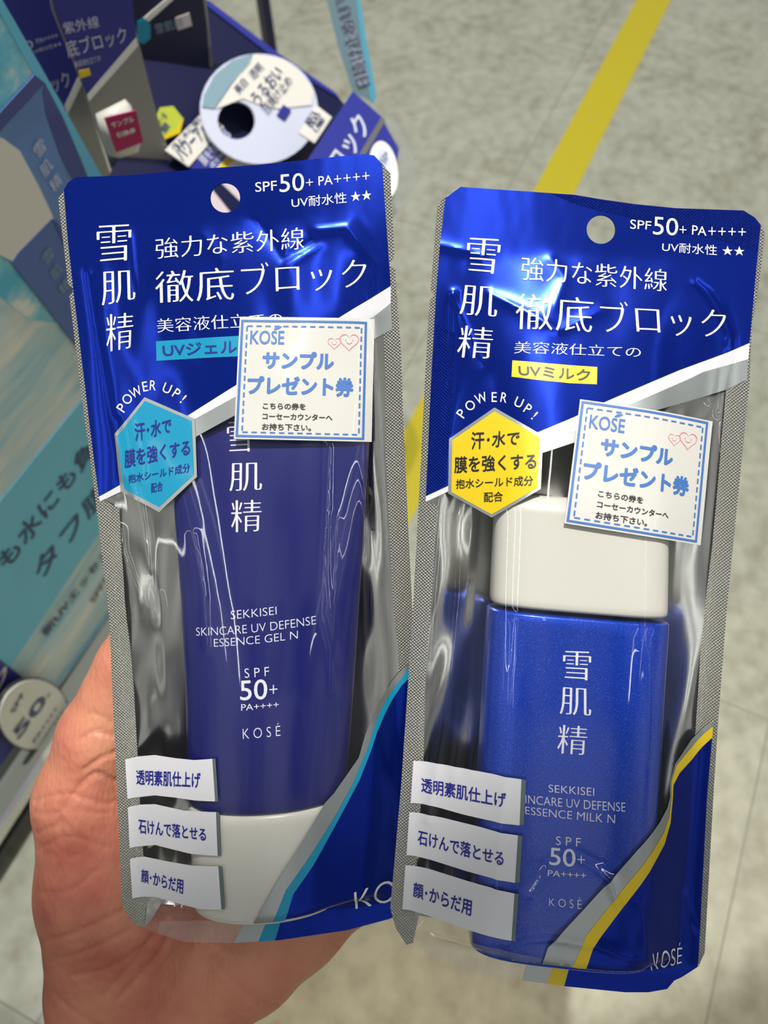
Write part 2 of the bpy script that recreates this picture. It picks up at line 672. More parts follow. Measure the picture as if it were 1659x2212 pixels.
def build_pouch(R, t, D):
    P = Pouch(R, t)
    # ---- surfaces
    zc, pw = D['zc'], D['pw']
    prof = []
    for (yl, xl, xr, c) in D['content']:        # the content's silhouette rows
        yr = yl + D['cslope'] * (xr - xl)
        a, b = P.loc([(xl, yl), (xr, yr)], zc)
        prof.append((0.5 * (a[1] + b[1]), 0.5 * (a[0] + b[0]), 0.5 * (b[0] - a[0]), c))
    H = content_height(prof, zc, pw)
    P.prof = prof
    tubez = field_fn(np.maximum(H, -2))
    ul, ur, vt, vb = D['seal']
    front = tent(np.maximum(H + 0.8, 0), ul, ur, vt, vb)
    Hb = content_height([(v, u, a, c) for v, u, a, c in prof], -zc, pw)
    back = tent(np.maximum(Hb + 0.5, 0), ul, ur, vt, vb)
    front = gauss(front, 1.6)
    front = np.maximum(front, gauss(np.maximum(H + 0.45, 0), 0.6))
    back = gauss(back, 2.0)
    base = field_fn(front)
    # soft dents of the loose foil
    UU, VV = np.meshgrid(GU, GV)
    inm = 1 / (1 + np.exp(-(UU - ul - 2) / 1.0)) / (1 + np.exp((UU - ur + 2) / 1.0)) / (1 + np.exp(-(VV - vt) / 2.0)) / (1 + np.exp((VV - vb) / 2.0))
    rs = np.random.RandomState(D['seed'])
    dent = np.zeros_like(UU)
    for _ in range(14):
        a = rs.normal(0, 0.5) + (0 if rs.rand() < .75 else 1.2)
        lam = rs.uniform(9, 24)
        dent += rs.uniform(.4, 1) * np.sin(2 * math.pi * (UU * math.cos(a) + VV * math.sin(a) * .6) / lam + rs.uniform(0, 6.28)) * lam / 24
    front = front + inm * dent * 0.075 * (0.12 + 0.88 / (1 + np.exp((VV - 78) / 7.0)))
    back = back + inm * (0.40 * np.roll(dent, 37, 0) + 0.26 * np.roll(dent, 61, 1))
    back = np.maximum(back, -0.12)
    front = np.maximum(front, -0.10)
    # sharp creases
    for amp, wid, pts in D['creases']:
        L_ = P.loc(pts, base)
        dmin = np.full(UU.shape, 99.0)
        for a, b in zip(L_, L_[1:]):
            ab = b - a
            tt = np.clip(((UU - a[0]) * ab[0] + (VV - a[1]) * ab[1]) / (ab @ ab), 0, 1)
            dmin = np.minimum(dmin, np.hypot(UU - a[0] - tt * ab[0], VV - a[1] - tt * ab[1]))
        s_end = 1.0
        front = front + 1.2 * amp * np.exp(-np.sqrt(dmin ** 2 + 0.06) / wid) * s_end
    filmz = field_fn(front)
    backf = field_fn(back)
    soft = field_fn(gauss(front, 5.0))
    backz = lambda u, v: -backf(u, v) - 0.3
    P.filmz, P.tubez = filmz, tubez
    lz = lambda pts: [tuple(x) for x in P.loc(pts, filmz)]

    root = empty(D['name'], P.mw, D['label'], 'sunscreen pouch', 'sunscreen pouches held in the hand')
    P.root = root

    def sheet(name, rings_px, eps, mat, parent, sp=1.0, zf=filmz, lab=None):
        rings = [lz(r) for r in rings_px]
        me = drape_mesh(name, ring_tris(rings), zf, eps, sp)
        o = link(name, me, mat, parent)
        if lab:
            o['label'] = lab
        return o

    def letters(name, items, mat, parent, eps, zf=None, sp=1.6, serif=0.0):
        """items: (text, quad px[, weight, serif]) joined into one print"""
        zf = zf or filmz
        tris = []
        for it in items:
            s, q = it[0], it[1]
            w = it[2] if len(it) > 2 else 0.0
            sf = it[3] if len(it) > 3 else 0.0
            V, T = text_tris(s, w, sf)
            Q = P.loc(q, zf)
            W_ = quad_map(V, Q)
            tris += [tuple((W_[i][0], W_[i][1]) for i in t) for t in T]
        me = drape_mesh(name, tris, zf, eps, sp)
        return link(name, me, mat, parent)
    P.letters, P.sheet = letters, sheet

    # ---- foil and film
    outline = D['outline']
    hx, hy, hr = D['hole']
    hole = [(hx + hr * math.cos(k * math.pi / 16), hy + hr * math.sin(k * math.pi / 16)) for k in range(32)]
    out_uv = [tuple(x) for x in P.loc(outline, 0.0)]
    hole_uv = [tuple(x) for x in P.loc(hole, 0.0)]
    foil_uv = [p for p in [tuple(x) for x in P.loc(D['foil_outline'], 0.0)]]
    me = drape_mesh('back_foil', ring_tris([foil_uv, hole_uv]), backz, 0.0, 1.2)
    link('back_foil', me, M['silver'], root)['label'] = 'silver back foil'
    clear_uv = [tuple(x) for x in P.loc(D['clear_bottom'], 0.0)]
    me = drape_mesh('clear_gusset', ring_tris([clear_uv]), backz, -0.1, 1.5)
    link('clear_gusset', me, M['film'], root)
    win = [tuple(x) for x in P.loc(D['window'], 0.0)]
    me = drape_mesh('clear_film', ring_tris([win]), filmz, 0.0, 0.6)
    link('clear_film', me, M['film'], root)['label'] = 'clear glossy front film'
    for s in D['seals']:
        sheet('seal_strip', [s], 0.07, M['silver_seal'], root, 1.5)['label'] = 'knurled silver heat seal'
    sheet('bottom_seal', [D['bottom_seal']], 0.05, M['film_seal'], root, 1.5)
    # ---- upper print
    panel = sheet('printed_panel', [D['panel'], hole], 0.12, M['blue_foil'], root, 0.65, lab='metallic blue print')
    for s in D.get('blue_seals', []):
        sheet('blue_seal', [s], 0.17, M['blue_seal'], panel)['label'] = 'knurled blue heat seal'
    sheet('white_stripe', [D['stripe']], 0.16, M['white_print'], root, 1.0)
    sheet('silver_band', [D['band']], 0.12, M['silver_print'], root, 1.0)
    letters('brand_lettering', D['brand'], M['white_ink'], panel, 0.30)
    letters('headline_lettering', D['headline'], M['white_ink'], panel, 0.30)
    letters('sun_rating_lettering', D['rating'], M['white_ink'], panel, 0.30)
    tb = sheet('type_box', [D['typebox']], 0.24, M[D['accent']], panel)
    letters('type_lettering', D['typetext'], M[D['accent_ink']], panel, 0.42)
    letters('arc_lettering', D['arc'], M['white_ink'], panel, 0.30)
    # ---- hexagon
    hexo = sheet('hexagon_badge', [D['hex_in']], 0.36, M[D['accent']], root, lab='hexagon badge')
    sheet('badge_border', [D['hex_out']], 0.26, M['silver_print'], hexo)
    letters('badge_lettering', D['hextext'], M[D['accent_ink']], hexo, 0.52)
    # ---- claim labels
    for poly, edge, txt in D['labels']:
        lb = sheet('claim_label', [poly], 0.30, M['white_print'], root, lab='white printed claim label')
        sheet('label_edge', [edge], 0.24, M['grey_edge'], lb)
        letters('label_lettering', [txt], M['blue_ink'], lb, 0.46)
    # ---- lower corner
    cp = sheet('corner_panel', [D['corner']], 0.12, M['blue_foil'], root, 0.8, lab='metallic blue corner print')
    sheet('corner_stripe', [D['cstripe']], 0.24, M[D['accent']], cp)
    sheet('corner_band', [D['cband']], 0.18, M['silver_print'], cp)
    letters('corner_lettering', D['ctext'], M['white_ink'], cp, 0.30)
    # ---- coupon sticker
    q = [tuple(x) for x in P.loc(D['coupon'], soft)]
    hi = field_fn(gauss(front, 2.5))
    zs = lambda u, v: np.maximum(soft(u, v), hi(u, v) + .2) + 0.55
    uq = np.array(q)

    def cmap(pts):
        return [tuple(x) for x in quad_map(np.array(pts, float) * [1, -1] + [0, 1], uq)]

    def cdrape(name, tris, eps, mat, parent):
        return link(name, drape_mesh(name, tris, zs, eps, 1.5), mat, parent)
    cs = cdrape('coupon_sticker', ring_tris([q]), 0.0, M['coupon'], root)
    cs['label'] = 'white square coupon sticker'
    x0, x1, y0, y1 = D['frame']
    w = 0.018
    rect = lambda a, b, c, d: ring_tris([cmap([(a, c), (b, c), (b, d), (a, d)])])
    tr = rect(x0, x1, y0, y0 + w) + rect(x0, x1, y1 - w, y1) + rect(x0, x0 + w, y0 + w, y1 - w) + rect(x1 - w, x1, y0 + w, y1 - w)
    a0, a1, b0, b1 = x0 + .04, x1 - .035, y0 + .045, y1 - .035
    nd = 13
    for k in range(nd):
        s0 = a0 + (a1 - a0) * (k + .12) / nd
        s1 = a0 + (a1 - a0) * (k + .72) / nd
        tr += rect(s0, s1, b0, b0 + .012) + rect(s0, s1, b1 - .012, b1)
        s0 = b0 + (b1 - b0) * (k + .12) / nd
        s1 = b0 + (b1 - b0) * (k + .72) / nd
        tr += rect(a0, a0 + .012, s0, s1) + rect(a1 - .012, a1, s0, s1)
    cdrape('coupon_border', tr, 0.12, M['coupon_blue'], cs)

    def ctext(name, items, mat):
        tr = []
        for s, (xa, xb, ya, yb), wgt in items:
            V, T = text_tris(s, wgt)
            W_ = cmap(np.stack([xa + (xb - xa) * V[:, 0], yb + (ya - yb) * V[:, 1]], 1))
            tr += [tuple(W_[i] for i in t) for t in T]
        return cdrape(name, tr, 0.12, mat, cs)
    ctext('coupon_heading', [('KOSE', (.085, .335, .112, .225), .012), ('´', (.255, .315, .075, .105), .03), ('サンプル', (.182, .706, .28, .425), .045),
                             ('プレゼント券', (.08, .855, .482, .64), .042)], M['coupon_blue'])
    ctext('coupon_small_print', [('こちらの券を', (.2, .51, .70, .755), .024), ('コーセーカウンターへ', (.2, .708, .785, .838), .024),
                                 ('お持ち下さい。', (.2, .555, .868, .925), .024)], M['brown_ink'])
    tr = []
    for hx_, hy_, hs in ((.705, .205, .050), (.815, .19, .074)):
        ring = []
        for k in range(49):
            a = 2 * math.pi * k / 48
            x = 16 * math.sin(a) ** 3 / 16
            y = (13 * math.cos(a) - 5 * math.cos(2 * a) - 2 * math.cos(3 * a) - math.cos(4 * a)) / 15
            ring.append((hx_ + hs * x, hy_ - hs * y))
        for (p0, p1) in zip(ring, ring[1:]):
            i0 = (hx_ + (p0[0] - hx_) * .9, hy_ + (p0[1] - hy_) * .9)
            i1 = (hx_ + (p1[0] - hx_) * .9, hy_ + (p1[1] - hy_) * .9)
            tr += ring_tris([cmap([p0, p1, i1, i0])])
        for sx in (-.35, .35):                                       # eyes
            ex, ey = hx_ + sx * hs, hy_ - .15 * hs
            tr += ring_tris([cmap([(ex + hs * .07 * math.cos(j), ey + hs * .07 * math.sin(j)) for j in np.linspace(0, 6.28, 9)[:-1]])])
        sm = [(hx_ + hs * .3 * s_, hy_ + hs * (.28 - .16 * s_ * s_)) for s_ in np.linspace(-1, 1, 7)]
        for p0, p1 in zip(sm, sm[1:]):
            tr += ring_tris([cmap([p0, p1, (p1[0], p1[1] - hs * .08), (p0[0], p0[1] - hs * .08)])])
    cdrape('coupon_hearts', tr, 0.12, M['pink_ink'], cs)
    return P


SF = 0.26     # horizontal thinning for the Mincho-like headings
LEFT = dict(
    name='sunscreen_pouch', seed=3, label='left pouch with cyan hexagon and blue tube inside, lying on the palm',
    zc=2.5, pw=2.0, cslope=-0.088, seal=(-41, 41, 17, 227),
    content=[(900, 372, 800, 1.2), (960, 368, 798, 2.6), (1100, 376, 790, 6.0), (1300, 392, 778, 10.0), (1500, 402, 765, 12.5), (1730, 408, 748, 13.5),
             (1752, 408, 748, 13.5), (1962, 422, 735, 12.5)],
    outline=[(165, 383), (280, 379), (400, 368), (560, 356), (785, 333), (808, 336), (829, 354), (843, 375), (852, 553), (841, 571), (853, 580),
             (866, 757), (871, 900), (881, 1122), (891, 1316), (894, 1440), (897, 1640), (899, 1960), (840, 1986), (750, 2010), (600, 2032), (500, 2038), (400, 2036),
             (330, 2014), (290, 1995), (268, 1965), (263, 1944), (250, 1643), (241, 1450), (236, 1334), (210, 1110), (191, 960), (182, 900), (150, 640),
             (160, 625), (147, 612), (126, 430), (140, 405)],
    foil_outline=[(165, 384), (280, 380), (400, 369), (560, 357), (785, 334), (808, 337), (829, 355), (843, 376), (852, 552), (841, 571), (852, 581),
                  (865, 757), (870, 900), (880, 1122), (890, 1316), (893, 1440), (896, 1640), (898, 1958), (760, 1960), (480, 1972), (345, 1958), (325, 1990), (310, 2003), (290, 1994), (268, 1964), (264, 1944), (251, 1643), (242, 1450),
                  (237, 1334), (211, 1110), (192, 960), (183, 900), (151, 640), (161, 625), (148, 612), (127, 430), (141, 405)],
    clear_bottom=[(345, 1958), (480, 1972), (760, 1960), (898, 1958), (840, 1985), (750, 2009), (600, 2031), (500, 2037), (400, 2035), (330, 2013), (310, 2003), (325, 1990)],
    window=[(214, 1060), (420, 890), (845, 640), (853, 720), (871, 900), (881, 1122), (891, 1316), (894, 1440), (897, 1640), (899, 1960), (840, 1985), (750, 2009),
            (600, 2031), (500, 2037), (400, 2035), (330, 2013), (290, 1995), (268, 1965), (263, 1944), (250, 1643), (241, 1450), (236, 1334)],
    hole=(486.7, 427.6, 32),
    seals=[[(126, 430), (141, 405), (150, 400), (138, 412), (159, 629), (199, 960), (214, 1074), (258, 1100), (262, 1180), (270, 1300), (282, 1400), (290, 1500),
            (298, 1640), (306, 1800), (318, 1940), (310, 2003), (290, 1995), (268, 1965), (263, 1944), (250, 1643), (241, 1450), (236, 1334), (210, 1110), (191, 960), (182, 900), (150, 640), (159, 625), (147, 612)],
           [(824, 352), (843, 375), (852, 553), (841, 571), (853, 580), (866, 757), (871, 900), (881, 1122), (891, 1316), (894, 1440), (895, 1480), (862, 1480), (860, 1399), (852, 1343), (847, 1260),
            (840, 1122), (833, 969), (832, 838), (829, 702), (844, 618), (836, 560), (833, 472)]],
    bottom_seal=[(345, 1990), (480, 1988), (600, 1985), (590, 2031), (500, 2037), (400, 2035), (340, 2016)],
    panel=[(165, 383), (280, 379), (400, 368), (560, 356), (785, 333), (808, 336), (825, 354), (833.6, 472), (840, 564), (844, 618), (730, 688), (510, 832), (407, 897),
           (340, 960), (266, 1044), (214, 1074), (199, 960), (159, 629), (147, 520), (138, 410), (148, 394)],
    stripe=[(844, 618), (730, 688), (510, 832), (407, 897), (330, 960), (266, 1044), (214, 1073), (216, 1083), (264, 1061), (340, 1000), (420, 906), (509, 857), (730, 722), (809, 683), (844, 655)],
    band=[(844, 655), (809, 683), (730, 722), (509, 857), (420, 906), (380, 960), (420, 962), (424, 943), (506, 898), (730, 770), (817, 728), (847, 711)],
    brand=[('雪', [(209, 489), (285, 485), (283, 562), (211, 569)], 0, SF), ('肌', [(219.4, 588), (292, 584), (293.6, 647), (221, 661)], 0, SF),
           ('精', [(229.5, 680), (290, 675), (287, 751), (231, 761)], 0, SF)],
    headline=[('強力な紫外線', [(335.8, 516), (656, 491), (657, 538.5), (337.5, 560)], 0, .22), ('徹底', [(335.8, 588), (505, 577), (506, 648), (337, 655)], 0, .22),
              ('ブロック', [(520, 570), (791.5, 557), (790, 622), (523, 640)], 0, .26), ('美容液仕立ての', [(338.5, 689), (610, 674), (612, 705), (341, 719)], 0, .2)],
    rating=[('SPF', [(551.5, 394.7), (597.6, 390.7), (599, 411.8), (552, 415.6)]), ('50', [(603.6, 377.7), (656.7, 373.9), (657.3, 412.4), (604.4, 416.4)]),
            ('+', [(660.8, 388), (676.3, 386), (676.8, 401.5), (661.4, 403)], -.01), ('PA', [(687.7, 382), (718.3, 378.5), (719, 398.8), (688.5, 401.5)]),
            ('++++', [(721, 380), (797.8, 371.5), (798.3, 388), (721.8, 396)], -.01), ('UV耐水性', [(629.6, 427.6), (748, 415.4), (749, 439), (630.7, 450)]),
            ('★★', [(757, 414.5), (801.8, 410), (802.6, 431.4), (758.2, 436)])],
    accent='cyan_print', accent_ink='blue_ink',
    typebox=[(337.5, 737.5), (430, 731), (515, 725.7), (560, 722), (560, 767), (515, 770), (430, 774), (338.5, 779.7)],
    typetext=[('UVジェル', [(351, 744), (512, 735), (512, 762), (352.7, 770)], .012)],
    arc=[(c, rot_quad(x, y, w, 21, a)) for c, x, y, w, a in (('P', 263.7, 881, 13, 56), ('O', 275.5, 862, 20, 44), ('W', 294, 847, 25, 26), ('E', 314, 835, 11, 10), ('R', 331, 832.5, 13, -4),
                                                           ('U', 361.5, 839, 17, -22), ('P', 382, 850, 12, -34), ('!', 396.5, 862, 4, -40))],
    hex_out=[(312.7, 858), (421.5, 905), (426, 1030), (344, 1106), (261, 1061), (247.7, 938)],
    hex_in=[(313.5, 866), (414, 909), (419, 1025), (344, 1095), (269, 1056), (254, 942)],
    hextext=[('汗･水で', [(291.5, 914), (371, 902), (370, 935), (293, 954)], .018), ('膜を強くする', [(269.5, 972), (411, 948.5), (411, 983), (270, 1012)], .018),
             ('抱水シールド成分', [(277, 1025.5), (411, 999), (411, 1020), (278.8, 1044)], .012), ('配合', [(326.8, 1044), (351.7, 1038.7), (352.5, 1060), (327.3, 1065)], .012)],
    labels=[([(271, 1640), (300, 1633), (335, 1630), (380, 1637), (420, 1641), (459, 1638), (465, 1730), (420, 1728), (380, 1722), (335, 1717), (300, 1721), (276, 1725)],
             [(459, 1638), (466, 1638), (472, 1731), (465, 1730)], ('透明素肌仕上げ', [(294.5, 1661), (434, 1667), (433, 1701.6), (295.7, 1693.6)], .02)),
            ([(276.6, 1743), (305, 1737), (335.5, 1736), (399, 1750), (467, 1753), (470.7, 1847.6), (411, 1843), (335.5, 1824), (305, 1827), (280.6, 1831)],
             [(467, 1753), (473.5, 1753), (477.5, 1848), (470.7, 1847.6)], ('石けんで落とせる', [(299, 1766), (445, 1787), (445.7, 1816), (300.5, 1799)], .02)),
            ([(281, 1854.7), (311.6, 1849), (359, 1859), (415, 1868.6), (472, 1870), (478.7, 1963), (431, 1962), (391, 1952), (335.5, 1936), (286.5, 1940)],
             [(472, 1870), (479.5, 1870), (486, 1963), (478.7, 1963)], ('顔･からだ用', [(305.6, 1875), (397, 1897), (396, 1930), (305.6, 1904)], .02))],
    cstripe=[(884, 1443), (860, 1475), (835, 1510), (815, 1550), (803, 1590), (793, 1620), (761, 1695.6), (717, 1775), (674, 1843), (618, 1922), (558, 2033),
             (594, 2031), (634, 1930), (678, 1867), (733, 1767), (777, 1684), (802, 1620), (815, 1580), (830, 1545), (848, 1510), (868, 1480), (890, 1458)],
    cband=[(884, 1430), (858, 1456), (828, 1500), (803, 1550), (788, 1590), (775, 1636), (721, 1713.5), (701, 1735), (598, 1906), (504.6, 2036), (558, 2033), (618, 1922), (674, 1843), (717, 1775),
           (761, 1695.6), (793, 1620), (803, 1590), (815, 1550), (835, 1510), (860, 1475), (884, 1443)],
    corner=[(890, 1458), (868, 1480), (848, 1510), (830, 1545), (815, 1580), (802, 1620), (777, 1684), (733, 1767), (678, 1867), (634, 1930), (594, 2031), (600, 2031), (750, 2009),
            (840, 1985), (899, 1960), (897, 1640), (894, 1460)],
    ctext=[('KOSÉ', [(764, 1909), (915, 1878), (918, 1931), (768, 1963)], -.012)],
    coupon=[(519, 685), (809, 690), (802.7, 954.6), (506, 947.7)], frame=(.012, .945, .025, .985),
    creases=[(.55, .9, [(192, 588), (205, 680), (217, 760), (240, 890), (262, 985), (266, 1030)]), (.5, .9, [(255, 908), (271, 1008), (301, 1095), (314, 1180), (323, 1266), (332, 1334), (336, 1361), (332, 1415), (327, 1483)]),
             (.35, .8, [(285, 908), (301, 981), (306, 1040)]), (.55, .9, [(258, 1150), (264, 1193), (285, 1247), (309, 1299), (330, 1333)]),
             (.4, .9, [(417, 1153), (431, 1224), (441, 1291), (446, 1399)]), (.5, .8, [(709, 961), (705, 1066), (698, 1205), (695, 1330), (712, 1400), (714, 1499)]),
             (.6, .8, [(786, 955), (791, 1066), (797, 1122), (794, 1250), (797, 1371), (806, 1500)]), (.5, 1.6, [(684, 498), (750, 492), (812, 570), (810, 675)]),
             (.4, 1.5, [(280, 505), (286, 570), (296, 640)]), (-.4, 2.5, [(560, 480), (610, 560), (680, 520)]), (.3, 1.2, [(620, 575), (690, 530)]),
             (.3, 1.0, [(346, 1283), (356, 1330), (352, 1400)]), (.4, 1.2, [(262, 1345), (300, 1338), (332, 1338)]), (.35, 1.5, [(450, 1978), (520, 1985), (600, 1984)]),
             (.3, .8, [(727, 1120), (724, 1250), (723, 1420)]), (.3, 3.0, [(440, 510), (480, 560), (470, 640)])],
)
